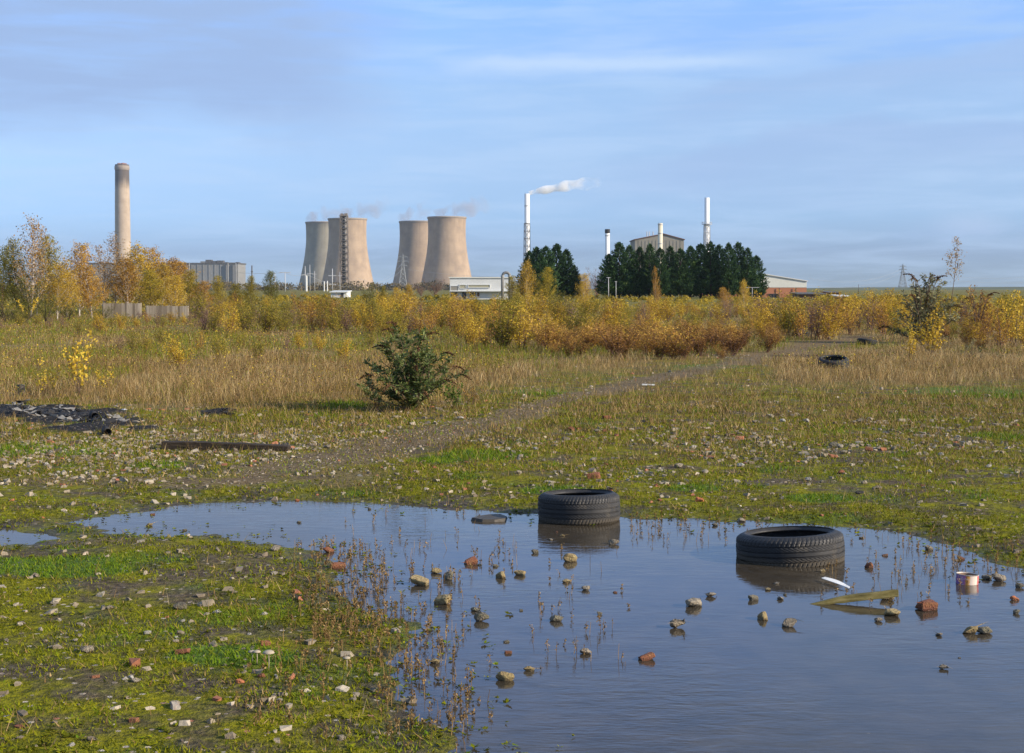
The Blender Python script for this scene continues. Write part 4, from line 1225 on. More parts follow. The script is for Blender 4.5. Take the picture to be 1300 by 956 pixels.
def stone(kind, px, py, w, label, group=None, h=1.0, sink=0.30):
    """px, py: the foot of the stone in the photograph; w: its width there in photo pixels"""
    i = NSTONE[0]; NSTONE[0] += 1
    g = gp(px, py); s = w * g.y / F * 1.08
    name = {'brick': 'broken_brick', 'orange': 'broken_brick', 'block': 'rubble_block', 'dark': 'dark_slab'}.get(kind, 'stone')
    me = RK[kind][i % len(RK[kind])]
    o = put(name, me)
    base = max(hz(g.x, g.y), 0.0) if hz(g.x, g.y) < .01 else hz(g.x, g.y)
    o.scale = (s, s * RND.uniform(.8, 1.05), s * h * RND.uniform(.85, 1.1))
    o.rotation_euler = (RND.uniform(-.25, .25), RND.uniform(-.25, .25), RND.uniform(-.5, .5) + (PI if i % 3 == 0 else 0))
    o.location = (g.x, g.y + s * .35, base + s * .34 * h * (1 - sink) - .004)
    SPOTS.append((g.x, g.y, s))
    return tag(o, label, 'brick' if kind in ('brick', 'orange') else 'stone', group)

STONES = [
 # standing in the puddle
 ('brick', 598, 717, 17, 'reddish broken brick in open water right of the pale stone cluster'), ('grey', 609, 718, 6, 'tiny grey stone touching the right of a reddish brick in water'),
 ('grey', 379, 664, 7, 'lone small dark stone in the calm far left water'), ('grey', 469, 647, 6, 'small stone in the water near the far shore left of the rubber strip'),
 ('ochre', 553, 729, 17, 'pale yellow stone at the back of the three stone cluster'), ('grey', 569, 737, 21, 'brown grey stone at the right of the three stone cluster'),
 ('block', 533, 744, 23, 'yellowish block at the left of the three stone cluster'), ('block', 561, 768, 24, 'square edged yellowish block in front of the three stone cluster'),
 ('grey', 603, 777, 14, 'small brown stone behind the larger flat stone left of centre'), ('grey', 611, 790, 23, 'broad brown stone with wet foot left of the water centre'),
 ('brick', 429, 722, 18, 'flat reddish brick among dead stems on the left shore'), ('brick', 416, 702, 16, 'orange brick pair piece at the left shore near the corner of the water'),
 ('ochre', 552, 843, 14, 'mossy stone among dead stems at the lower left of the water'), ('ochre', 637, 735, 19, 'pale stone with twigs left of the mossy round stone'),
 ('grey', 629, 720, 9, 'small dark stone behind the pale twiggy stone'), ('ochre', 661, 731, 17, 'mossy round stone in the water below the nearer left tyre'),
 ('grey', 680, 703, 11, 'dark upright stone just left below the left tyre'), ('ochre', 724, 714, 22, 'broad yellowish stone in front of the left tyre reflection'),
 ('ochre', 719, 740, 11, 'small upright ochre stone below the broad yellowish one'), ('pale', 744, 750, 13, 'pale rounded stone beside a floating chip in mid water'),
 ('grey', 706, 790, 19, 'bumpy brown stone alone in the middle of the water'), ('grey', 761, 781, 9, 'small round brown stone right of the bumpy one in mid water'),
 ('pale', 779, 692, 16, 'pale knobbly stone at the right foot of the left tyre'), ('pale', 699, 686, 6, 'small pale stone in the reflection of the left tyre, left side'),
 ('ochre', 714, 681, 7, 'small ochre stone against the front of the left tyre'), ('brick', 707, 676, 5, 'tiny brick chip touching the front of the left tyre'),
 ('pale', 882, 772, 26, 'long pale stone left in front of the right tyre'), ('flat', 861, 799, 25, 'flat light stone barely above water beside a thin dead stalk'),
 ('brick', 822, 839, 20, 'triangular red brick alone in the lower middle of the water'), ('ochre', 641, 866, 26, 'large mossy stone at the lower left of the water'),
 ('ochre', 672, 853, 15, 'small mossy stone just right above the large mossy stone'), ('grey', 643, 816, 9, 'small dark stone above the tiny orange brick at left water'),
 ('brick', 645, 830, 9, 'tiny orange brick among dead stems at left water'), ('flat', 744, 832, 19, 'thin flat stone awash in the lower middle of the water'),
 ('grey', 662, 776, 6, 'tiny stone in water left of the bumpy brown stone'), ('brick', 781, 753, 6, 'tiny reddish chip in the middle of the water'),
 ('pale', 942, 663, 12, 'pale stone on the far shore behind the right tyre'), ('grey', 908, 668, 9, 'small dark stone on the far shore left of the pale one behind the right tyre'),
 ('ochre', 1045, 727, 10, 'small ochre stone against the right front of the right tyre'), ('pale', 987, 742, 8, 'small pale stone in the reflection of the right tyre'),
 ('ochre', 975, 750, 9, 'small ochre stone in the reflection of the right tyre, left one'), ('grey', 997, 756, 7, 'tiny mossy stone at the lower edge of the right tyre reflection'),
 ('grey', 957, 763, 16, 'dark brown stone below the left end of the right tyre'), ('ochre', 971, 788, 20, 'knobbly ochre stone below the right tyre'),
 ('flat', 903, 759, 16, 'flat dark ochre stone left of the right tyre'), ('pale', 1005, 797, 22, 'pale stone nearly awash left of the wooden batten'),
 ('flat', 991, 762, 11, 'tiny flat stone left of the batten tip'), ('pale', 1180, 699, 12, 'pale stone at the right shore among dead stems'),
 ('grey', 1094, 684, 7, 'small grey stone at the far right shore'), ('brick', 1106, 722, 16, 'dark reddish stone in water above the batten end'),
 ('brick', 1124, 706, 7, 'small rounded reddish pebble up the right of the water'), ('ochre', 1128, 763, 20, 'mossy stone under the right end of the wooden batten'),
 ('ochre', 1134, 784, 24, 'ochre stone in front of the right end of the batten'), ('flat', 1116, 790, 14, 'flat stone just left of the ochre stone before the batten'),
 ('brick', 1180, 776, 27, 'pinkish brick half sunk between batten and tin'), ('pale', 1271, 739, 21, 'large pale rounded stone right of the coloured tin'),
 ('grey', 1254, 736, 14, 'grey brown stone between the coloured tin and the large pale stone'), ('grey', 1296, 747, 14, 'grey stone at the right picture edge above the brick'),
 ('orange', 1291, 763, 15, 'orange brick at the right edge of the water'), ('grey', 1292, 780, 13, 'dark stone below the orange brick at the right edge'),
 ('ochre', 1235, 806, 22, 'taller left half of the double rock at the lower right'), ('grey', 1252, 806, 22, 'lower right half of the double rock at the lower right'),
 ('flat', 1193, 808, 11, 'small flat ochre stone left of the double rock'), ('flat', 1200, 851, 15, 'dark flat stone awash in the lower right water'),
 ('grey', 1219, 836, 5, 'tiny stone tip in the lower right water'), ('brick', 1221, 711, 10, 'brown brick piece on the right shore behind the tin'),
 ('ochre', 189, 668, 9, 'light brown stone in the narrow left arm of the water'), ('grey', 234, 674, 7, 'small dark stone at the near shore of the left water arm'),
 ('brick', 193, 654, 6, 'tiny brick chip at the far shore of the left water arm'),
 # on the moss, lower left
 ('pale', 350, 700, 15, 'pale stone on the near shore left of the dead stems'), ('brick', 231, 831, 18, 'pinkish pyramid shaped brick on the lower left moss'),
 ('flat', 108, 830, 21, 'broad pale flat stone on the lower left moss'), ('grey', 227, 775, 20, 'brown half buried stone in the middle of the left moss'),
 ('white', 231, 790, 9, 'small white stone in front of the brown half buried one'), ('pale', 101, 796, 13, 'pale stone pair piece on the left moss above the broad flat stone'),
 ('flat', 139, 774, 12, 'pale flat stone on the left moss below the fresh green patch'), ('flat', 67, 768, 12, 'grey flat stone on the far left moss'),
 ('white', 275, 779, 11, 'white rounded stone right of the middle of the left moss'), ('pale', 261, 782, 10, 'pale pointed stone touching the white rounded one on moss'),
 ('white', 186, 806, 13, 'flat whitish stone left of the pinkish pyramid brick'), ('pale', 228, 806, 12, 'pale grey flat stone directly above the pinkish pyramid brick'),
 ('grey', 328, 709, 9, 'grey stone on the near shore left of the pale one'), ('pale', 347, 730, 11, 'pale stone on moss at the edge of the dead stems'),
 ('white', 335, 781, 9, 'white chipped stone at the wet hollow on the left moss'), ('brick', 336, 820, 14, 'dark red brick above the pale toadstools'),
 ('brick', 332, 861, 14, 'pinkish flat brick below the pale toadstools'), ('brick', 120, 861, 10, 'small brick at the lower left corner of the moss'),
 ('white', 157, 864, 11, 'white stone right of the small corner brick'), ('orange', 304, 868, 14, 'bright orange brick at the bottom of the left moss'),
 ('pale', 56, 815, 8, 'pinkish pale stone at the far left of the lower moss'), ('flat', 26, 794, 13, 'pale flat stone at the left picture edge on moss'),
 ('pale', 94, 815, 10, 'small pale stone just above the broad flat stone'), ('pale', 222, 816, 10, 'small pale stone left behind the pinkish pyramid brick'),
 ('pale', 172, 867, 13, 'wide pale stone at the bottom of the left moss'), ('white', 316, 806, 7, 'small white stone between the dark red brick and the hollow'),
 # behind the puddle
 ('orange', 939, 559, 12, 'bright orange brick on the grass behind the right tyre'), ('brick', 754, 608, 16, 'dark red brick just behind the left tyre'),
 ('pale', 773, 608, 7, 'pale pebble touching the right of the red brick behind the left tyre'), ('pale', 721, 611, 9, 'pale stone left of the red brick behind the left tyre'),
 ('orange', 889, 637, 11, 'pinkish brick on moss between the two tyres'), ('white', 826, 619, 6, 'white stone on bright moss right of the left tyre'),
 ('brick', 838, 636, 7, 'small pinkish brick chip between the left tyre and pinkish brick'), ('brick', 854, 535, 7, 'small orange brick beside the dark slab on the grass'),
 ('dark', 874, 536, 13, 'dark slab lying on the grass beyond the tyres'), ('grey', 759, 549, 10, 'grey jagged stone on the grass above the left tyre'),
 ('pale', 968, 568, 10, 'pale stone right below the bright orange brick'), ('pale', 862, 594, 13, 'pale broad stone on the moss between tyres, far one'),
 ('pale', 895, 601, 10, 'pale stone right of the broad one between the tyres'), ('flat', 899, 567, 13, 'tilted pale slab left below the bright orange brick'),
 ('white', 941, 593, 12, 'bluish white flat stone behind the right tyre'), ('pale', 962, 595, 8, 'small pale stone right of the bluish white flat one'),
 ('pale', 1094, 537, 13, 'pale jagged stone on the grass at the right'), ('grey', 1060, 568, 14, 'grey stone with dark shaded side on the right grass'),
 ('pale', 1072, 577, 12, 'pale stone below the grey one on the right grass'), ('grey', 1131, 525, 8, 'small grey stone beyond the pale jagged one at right'),
 ('white', 1256, 594, 10, 'white stone on the grass near the right edge'), ('grey', 1116, 621, 11, 'grey stone on the moss behind the far right shore'),
 ('pale', 1239, 563, 8, 'pale stone beside the fresh green patch at the right'), ('dark', 1092, 628, 13, 'dark flat slab on moss behind the right tyre'),
 ('pale', 1226, 598, 7, 'small pale stone left of the white one near the right edge'), ('white', 584, 533, 11, 'white stone at the edge of the footpath right of the bush'),
 ('pale', 370, 555, 9, 'pale stone above the right end of the dark beam'), ('pale', 415, 569, 10, 'pale stone right of the dark beam'),
 ('pale', 572, 604, 8, 'pale stone between footpath and the far shore'), ('orange', 377, 634, 7, 'small orange brick on the mud at the far shore'),
 ('pale', 637, 574, 8, 'pale stone on the grass right of the footpath, nearer one'), ('white', 680, 571, 8, 'whitish stone on the grass left above the left tyre'),
 ('orange', 78, 583, 6, 'small orange brick in the pale rubble spread at left'), ('orange', 14, 636, 6, 'small brick on the mud at the left edge'),
 ('grey', 148, 633, 7, 'brown stone on the mud above the left water arm'), ('orange', 54, 658, 6, 'orange chip on moss between the two water arms'),
 ('pale', 660, 650, 7, 'pale stone at the far shore left of the left tyre'), ('pale', 647, 652, 6, 'small stone at the far shore right of the rubber strip'),
]
for k, px, py, w, lab in STONES:
    stone(k, px, py, w, lab, h=.85 if k != 'flat' else 1.0)

rs = random.Random(33)
def scatter_stones(n, x0, x1, y0, y1, w0, w1, where, kinds=('pale', 'pale', 'grey', 'flat', 'pale', 'white')):
    done = 0; tries = 0
    while done < n and tries < 4000:
        tries += 1
        px = rs.uniform(x0, x1); py = rs.uniform(y0, y1); g = gr(px, py)
        d = float(pud_sdf(np.array([g.x]), np.array([g.y]))[0])
        if d < .12: continue
        if any((g.x - a) ** 2 + (g.y - b) ** 2 < (c * 1.3 + .05) ** 2 for a, b, c in SPOTS): continue
        kd = rs.choice(kinds); w = rs.uniform(w0, w1)
        look = {'pale': 'small pale stone', 'grey': 'small brown grey stone', 'flat': 'small flat pale stone', 'white': 'small whitish stone', 'brick': 'small broken brick'}[kd]
        stone(kd, px, py, w, f'{look} {where}', f'{look}s {where}'); done += 1
scatter_stones(44, 0, 200, 556, 612, 4, 8, 'in the pale rubble spread at the left')
scatter_stones(28, 200, 480, 562, 600, 3.5, 7, 'around the dark beam')
scatter_stones(66, 640, 1290, 530, 625, 4.5, 10.5, 'scattered on the grass behind the tyres', ('pale', 'pale', 'grey', 'flat', 'white', 'grey', 'brick'))
scatter_stones(22, 0, 480, 735, 868, 4, 9, 'lying in the lower left moss', ('pale', 'flat', 'white', 'grey'))
scatter_stones(14, 0, 560, 872, 950, 8, 18, 'in the moss nearest the camera', ('pale', 'flat', 'white', 'grey', 'brick'))

def rubble():
    """the countless small rubble pressed into the ground"""
    n = 76000
    x, y = scatter(n, 4.8, 42, .48, .9)
    d = pud_sdf(x, y); pm = path_mask(x, y); tm = tall_mask(x, y)
    cl = fbm(x * .9, y * .9, 471, 3); px, py = to_px(x, y)
    left = np.exp(-((px - 90) / 140) ** 2 - ((py - 585) / 22) ** 2) + .8 * np.exp(-((px - 330) / 120) ** 2 - ((py - 575) / 16) ** 2)
    spread = np.exp(-((py - 570) / 46) ** 2) * sstep(.42, .62, cl)
    far = 1.6 * np.exp(-((px - 930) / 45) ** 2 - ((py - 455.5) / 2.0) ** 2)
    dens = np.clip(.03 + .95 * left + .55 * spread + .45 * pm + far, 0, 1) * (1 - .9 * tm * (far < .2)) * (d > .04)
    k = NR.uniform(0, 1, n) < dens
    x, y, d, pm = x[k], y[k], d[k], pm[k]; px = px[k]; py = py[k]; n = len(x)
    z = height(x, y, d)
    s = NR.uniform(.007, .026, n) * (1 - .6 * pm) * (1 + .35 * sstep(8, 25, y)) * np.where(NR.uniform(0, 1, n) < .12, 1.5, 1)
    O = np.array([(x_, y_, z_) for z_ in (-1, 1) for x_, y_ in ((-.75, -.75), (.75, -.75), (.75, .75), (-.75, .75))], float); O[4:, :2] *= .7
    D_ = (O[None] + NR.normal(0, .36, (n, 8, 3))) * s[:, None, None] * np.array([1.15, .85, .5])
    a = NR.uniform(0, 6.28, n)[:, None]; D_ = np.stack([D_[:, :, 0] * np.cos(a) - D_[:, :, 1] * np.sin(a), D_[:, :, 0] * np.sin(a) + D_[:, :, 1] * np.cos(a), D_[:, :, 2]], 2)
    V = np.stack([x, y, z + s * .12], 1)[:, None, :] + D_
    Fc = np.array([(0, 3, 2, 1), (4, 5, 6, 7), (0, 1, 5, 4), (1, 2, 6, 5), (2, 3, 7, 6), (3, 0, 4, 7)])
    loops = (np.arange(n)[:, None, None] * 8 + Fc[None]).ravel(); starts = np.arange(n * 6) * 4
    t = np.clip(NR.normal(.55, .2, n), 0, 1); t = np.where(NR.uniform(0, 1, n) < .05, 1.0, np.minimum(t, .9))
    mt, nt = new_mat('small_rubble')
    at_ = nt.n('ShaderNodeAttribute', attribute_name='tint').outputs['Fac']
    nz = nt.noise(nt.n('ShaderNodeNewGeometry').outputs['Position'], 60, 3, .6)
    col = nt.ramp(nt.math('ADD', at_, nt.math('MULTIPLY', nt.math('SUBTRACT', nz, .5), .15)), [(0, (.07, .053, .037)), (.35, (.16, .128, .09)), (.65, (.25, .21, .15)), (.9, (.36, .315, .245)), (.95, (.28, .11, .06))])
    finish(nt, col, .9, nz, .4, .01)
    tag(put('small_rubble', mesh_np('small_rubble', V.reshape(-1, 3), loops, starts, mt, {'tint': np.repeat(t, 8)})), kind='stuff')
rubble()

# ------------------------------------------------------------------ tyres
def tyre_proto():
    t = thing('tyre', 'worn', 'tyre')
    R, Wd = 0.31, 0.205; seg = 288
    hw = Wd / 2
    # across the tread: 25 stations with four grooves; slanted cuts alternate along the circumference
    zs = np.linspace(-hw * .96, hw * .96, 61)
    V = []
    for k in range(seg):
        a = 2 * PI * k / seg
        for z in zs:
            q = abs(z) / hw
            r = R - .010 * q ** 2 - .036 * max(0, (q - .70) / .30) ** 2.0
            groove = 0
            for g0 in (-.048, -.016, .016, .048):
                if abs(z - g0) < .0036: groove = .008
            ph = (k + (z * 260 if abs(z) < .05 else -z * 60)) % 4
            if ph < 1.3 and (abs(z) > .052 and q < .95): groove = max(groove, .004)
            if ph < 1.2 and .020 < abs(z) < .044: groove = max(groove, .0026)
            r -= groove
            V.append((r * math.cos(a), r * math.sin(a), z))
    nz = len(zs)
    fs = [(k * nz + i, ((k + 1) % seg) * nz + i, ((k + 1) % seg) * nz + i + 1, k * nz + i + 1) for k in range(seg) for i in range(nz - 1)]
    MB().add(V, fs).build('tread', M['rubber'], t)
    rs_ = R - .010 * .96 ** 2 - .036 * ((.96 - .70) / .30) ** 2.0
    for s in (1, -1):
        prof = [(rs_ + .0, s * hw * .96), (rs_ - .010, s * hw * 1.01), (rs_ - .016, s * hw * 1.02), (rs_ - .026, s * hw * 1.02), (.258, s * hw * 1.0), (.252, s * hw * .98), (.249, s * hw * .96), (.244, s * hw * .92), (.236, s * hw * .84), (.233, s * hw * .79), (.236, s * hw * .75)]
        MB().lathe(prof if s > 0 else prof, 96).build('sidewall', M['rubber_wall'], t, True)
    prof = [(.236, hw * .75), (.252, hw * .80), (.268, hw * .84), (.282, hw * .72), (.288, hw * .4), (.290, 0), (.288, -hw * .4), (.282, -hw * .72), (.268, -hw * .84), (.252, -hw * .80), (.236, -hw * .75)]
    MB().lathe(prof, 96).build('inner_liner', M['rubber_wall'], t, True)
    return t
TY = tyre_proto()
TY['label'] = 'black tyre lying flat in the water, the smaller and farther of the two puddle tyres'
c1 = gr(735, 661)
TY.location = (at(735, 661, 10.12).x, 10.12, .082); TY.rotation_euler = (math.radians(-2.5), math.radians(-1.0), 0); TY.scale = (.95, .95, 1.06)
dup(TY, (at(1003, 700, 8.68).x, 8.68, .056), (math.radians(-3.0), math.radians(-3.0), 0), (1.06, 1.06, .98), 'black tyre lying tilted in the water near the right, the nearer puddle tyre')
g = gp(1062, 468)
dup(TY, (g.x, g.y + .28, .15), (math.radians(-6), math.radians(-9), 2.0), (.98, .98, 1.05), 'dark tyre half hidden in dry grass right of the footpath')
g = gp(1101, 438)
dup(TY, (g.x, g.y, .13), (math.radians(4), math.radians(8), .8), (.95, .95, .9), 'dark tyre lying beyond the far end of the footpath')
g = gp(1016, 427)
dup(TY, (g.x, g.y, .12), (math.radians(2), math.radians(-5), 2.6), (.95, .95, .9), 'farthest dark tyre at the foot of the yellow saplings')

# ------------------------------------------------------------------ litter
def batten():
    a = gr(1020, 768, -.004); b = gr(1139, 757, .038)
    L = (b - a).length
    m = MB()
    n = 12; V = []
    for i in range(n + 1):
        u_ = i / n
        h = .008 + .028 * min(1, u_ * 2.2); w = .012 + .016 * min(1, u_ * 2)
        j = lambda: RND.uniform(-.0015, .0015)
        for (y, z) in ((-w / 2, 0), (w / 2, 0), (w / 2, h), (-w / 2, h)):
            V.append((u_ * L + (j() * 6 if i == n else 0), y + j(), z - .012 * (1 - u_) + j()))
    fs = [(i * 4 + k, i * 4 + (k + 1) % 4, (i + 1) * 4 + (k + 1) % 4, (i + 1) * 4 + k) for i in range(n) for k in range(4)] + [(3, 2, 1, 0), (n * 4, n * 4 + 1, n * 4 + 2, n * 4 + 3)]
    m.add(V, fs)
    o = bevel(m.build('wooden_batten', M['wood_old']), .003)
    o.location = a; o.rotation_euler = (0, -math.asin((b.z - a.z) / L), math.atan2(b.y - a.y, b.x - a.x))
    tag(o, 'mossy yellowish wooden batten sloping out of the water near the right tyre', 'batten')
batten()
def plastic_strip():
    a = gr(1045, 735, .012); b = gr(1079, 748, .004)
    V = []; n = 10
    d = (b - a); side = Vector((d.y, -d.x, 0)).normalized()
    for i in range(n + 1):
        u_ = i / n; w = .007 + .013 * math.sin(PI * min(1, u_ * .9 + .15)) ** 1.2
        c = a + d * u_ + Vector((0, 0, .005 * math.sin(PI * u_)))
        for s in (-1, 1):
            for th in (0, .002): V.append(c + side * s * w + Vector((0, 0, th + .007 - .002 * s)))
    fs = []
    for i in range(n):
        p = i * 4; q = p + 4
        fs += [(p, q, q + 2, p + 2), (p + 1, p + 3, q + 3, q + 1), (p, p + 1, q + 1, q), (p + 2, q + 2, q + 3, p + 3)]
    m = MB(); m.add(V, fs)
    tag(m.build('plastic_strip', plain('white_plastic', (.80, .79, .75), .85, 20, .08, spec=.1)), 'curved white plastic strip lying on the water before the right tyre', 'litter')
plastic_strip()

def tin():
    c = gr(1232, 743, 0)
    t = thing('tin_can', 'faded pink and yellow tin standing in shallow water at the right', 'tin', (c.x, c.y + .06, 0))
    r = .0605; H = .052
    prof = [(r, -.02), (r, H * .92), (r + .0015, H * .94), (r + .0015, H), (r - .002, H), (r - .003, H * .9), (r - .003, 0)]
    m = MB(); m.lathe(prof[:2], 48); 
    mt, nt = new_mat('faded_tin_label')
    co = objco(nt); sp = nt.n('ShaderNodeSeparateXYZ'); nt.t.links.new(co, sp.inputs[0])
    f = nt.rng(sp.outputs[0], -.062, .062, 0, 1, False)
    nz = nt.noise(co, 60, 4, .65)
    f2 = nt.math('ADD', f, nt.math('MULTIPLY', nt.math('SUBTRACT', nz, .5), .05))
    col = nt.ramp(f2, [(0.0, (.20, .10, .28)), (.18, (.33, .14, .30)), (.36, (.55, .16, .22)), (.42, (.62, .30, .06)), (.56, (.60, .36, .12)), (.60, (.62, .50, .42)), (.85, (.66, .56, .48)), (.9, (.55, .12, .12)), (1.0, (.60, .45, .40))], 'CONSTANT')
    st = nt.noise(nt.scalevec(co, (1, 1, 3)), 45, 3, .6)
    col = nt.mix(nt.rng(st, .5, .66, 0, .75), col, (.62, .53, .47))
    finish(nt, col, .45, nz, .1, .002)
    m.build('can_body', mt, t, True)
    m = MB(); m.lathe(prof[1:6], 48); m.build('can_rim', plain('tin_metal', (.42, .38, .34), .55, 30, .3, metal=.3), t, True)
    m = MB(); m.lathe([(r - .003, H * .9), (r - .004, .01)], 48); m.disc(r - .004, .01, 48); m.build('can_inside', plain('rusty_tin', (.22, .14, .09), .6, 30, .4), t, True)
    t.rotation_euler = (math.radians(-2), math.radians(3), math.radians(-15))
tin()

def irregular_slab(name, pts, th, mat, label, cat, z=None, top=0.004):
    W = [gr(*p) for p in pts]
    c = sum(W, Vector()) / len(W)
    zz = (hz(c.x, c.y) if z is None else z)
    n = len(W); m = MB()
    V = [(w.x, w.y, zz - .01) for w in W] + [(c.x + (w.x - c.x) * .92, c.y + (w.y - c.y) * .92, zz + th + RND.uniform(-top, top)) for w in W]
    fs = [tuple(range(n))[::-1], tuple(range(n, 2 * n))] + [(i, (i + 1) % n, n + (i + 1) % n, n + i) for i in range(n)]
    m.add(V, fs)
    return tag(m.build(name, mat), label, cat)
irregular_slab('rubber_strip', [(597, 661), (608, 657), (620, 656), (636, 655), (645, 658), (643, 662), (628, 663), (612, 663)], .018, M['rubber'], 'torn black rubber strip floating left of the left tyre', 'litter', 0.0)
irregular_slab('rubber_strip', [(348, 573), (352, 569), (366, 569), (369, 572), (362, 575)], .008, M['char'], 'short black strip at the right end of the dark beam', 'litter')

def beam():
    a = gp(205, 571); b = gp(366, 573)
    L = (b - a).length; m = MB(); n = 16; V = []
    for i in range(n + 1):
        u_ = i / n; h = .095 - .035 * u_ ** 2
        for (y, z) in ((-.06, 0), (.06, 0), (.06, h), (-.06, h)):
            V.append((u_ * L, y + RND.uniform(-.003, .003), z + RND.uniform(-.004, .004) * (z > 0)))
    fs = [(i * 4 + k, i * 4 + (k + 1) % 4, (i + 1) * 4 + (k + 1) % 4, (i + 1) * 4 + k) for i in range(n) for k in range(4)] + [(3, 2, 1, 0), (n * 4, n * 4 + 1, n * 4 + 2, n * 4 + 3)]
    m.add(V, fs); o = bevel(m.build('timber_beam', M['wood_dark']), .008)
    o.location = (a.x, a.y + .06, min(a.z, b.z) - .01); o.rotation_euler = (0, 0, math.atan2(b.y - a.y, b.x - a.x))
    tag(o, 'long dark timber beam lying on the rubble at the left', 'beam')
beam()
g = gp(823, 490); m = MB(); m.box((0, 0, .02), (.21, .05, .022)); o = bevel(m.build('white_board', M['white_clad']), .004); o.location = g; o.rotation_euler = (0, .02, .03)
tag(o, 'short white board lying on the footpath', 'board')

def crumple(name, px, py, w, mat, label):
    bm = bmesh.new(); bmesh.ops.create_icosphere(bm, subdivisions=2, radius=.5)
    for v in bm.verts: v.co *= RND.uniform(.6, 1.15); v.co.z *= .5
    me = bpy.data.meshes.new(name); bm.to_mesh(me); bm.free(); me.materials.append(mat)
    o = put(name, me); g = gp(px, py); s = w * g.y / F; o.scale = (s, s * .8, s * .9); o.location = (g.x, g.y, hz(g.x, g.y) + s * .18)
    return tag(o, label, 'litter')
crumple('plastic_scrap', 157, 522, 8, plain('pale_blue_plastic', (.42, .47, .56), .4, 5, .15), 'pale blue plastic scrap beside the burnt heap')
crumple('plastic_scrap', 940, 643, 4, plain('cream_plastic', (.6, .55, .35), .4, 5, .15), 'tiny cream plastic scrap on moss behind the right tyre')
crumple('plastic_scrap', 1290, 431, 4, M['white_clad'], 'white plastic scrap in the grass at the right edge')

# burnt heap
def burnt_heap():
    m = MB()
    us = np.linspace(0, 1, 150); vs = np.linspace(0, 1, 44)
    V = []
    for v in vs:
        for u_ in us:
            px = -60 + 235 * u_; cy = 527 + 20 * max(0, u_ - .25) ** 1.2; hh = 15 * (1 - .5 * u_)
            p = gr(px, cy + (v - .5) * hh); e = math.sin(PI * v) * math.sin(PI * min(1, u_ * 1.05 + .02))
            zz = hz(p.x, p.y) - .03 + e * (.02 + .10 * float(fbm(np.array(p.x * 3), np.array(p.y * 3), 8, 3)) + .12 * (float(fbm(np.array(p.x * 13), np.array(p.y * 13), 18, 2)) - .4))
            V.append((p.x, p.y, zz))
    nc = len(us); fs = [(r * nc + c, r * nc + c + 1, (r + 1) * nc + c + 1, (r + 1) * nc + c) for r in range(len(vs) - 1) for c in range(nc - 1)]
    m.add(V, fs); tag(m.build('burnt_ash', M['char']), kind='stuff')
    rng = random.Random(19); protos = []
    for i in range(6):
        bm = bmesh.new()
        for _ in range(12): bm.verts.new((rng.uniform(-.5, .5), rng.uniform(-.22, .22), rng.uniform(-.08, .08)))
        r = bmesh.ops.convex_hull(bm, input=bm.verts)
        bmesh.ops.delete(bm, geom=list({e for e in r['geom_interior'] + r['geom_unused'] if isinstance(e, bmesh.types.BMVert)}), context='VERTS')
        me = bpy.data.meshes.new('charred_fragment'); bm.to_mesh(me); bm.free(); me.materials.append(M['char'] if i % 2 else M['ash']); protos.append(me)
    for i in range(150):
        u_ = rng.random() ** .8; px = -8 + 172 * u_; py = 527 + 20 * max(0, u_ - .2) + rng.uniform(-8, 9) * (1 - .4 * u_); p = gr(px, py)
        o = put('charred_fragment', protos[i % 6]); s = rng.uniform(.07, .24)
        o.scale = (s, s, s); o.location = (p.x, p.y, hz(p.x, p.y) + rng.uniform(.01, .10) * (1 - .7 * u_)); o.rotation_euler = (rng.uniform(-.6, .6), rng.uniform(-.5, .5), rng.uniform(0, 3.1))
        k = 'black charred fragment' if i % 2 else 'grey ash coated fragment'
        tag(o, f'{k} lying in the burnt heap at the left', 'debris', f'{k}s in the burnt heap')
    for i in range(10):
        p = gr(rng.uniform(255, 298), rng.uniform(526, 534)); o = put('charred_fragment', protos[1 + 2 * (i % 3)]); s = rng.uniform(.08, .22)
        o.scale = (s, s, s); o.location = (p.x, p.y, hz(p.x, p.y) + .02); o.rotation_euler = (rng.uniform(-.4, .4), rng.uniform(-.4, .4), rng.uniform(0, 3.1))
        tag(o, 'black charred fragment in the small burnt spot behind the dark beam', 'debris', 'charred fragments behind the beam')
    for (px, py, lab) in ((118, 537, 'burnt black can open to the front in the middle of the burnt heap'), (134, 558, 'burnt black can lying in front of the burnt heap')):
        p = gr(px, py); r = .045
        m = MB(); m.lathe([(r * .9, .0), (r, .0), (r, .11), (r * .95, .11), (r * .94, .01), (0.001, .012)], 20); o = m.build('burnt_can', M['soot'], smooth=True)
        o.location = (p.x, p.y, hz(p.x, p.y) + .05); o.rotation_euler = (PI / 2 + .15, 0, .5); tag(o, lab, 'can')
burnt_heap()
g = gp(27, 501); m = MB(); m.lathe([(.001, -.02), (.055, -.02), (.052, .10), (.056, .135), (.05, .15), (.001, .145)], 14); o = m.build('stump_post', plain('weathered_post', (.14, .12, .10), .9, 9, .4)); o.location = g; tag(o, 'short weathered post stub in the dry grass at the far left', 'post')

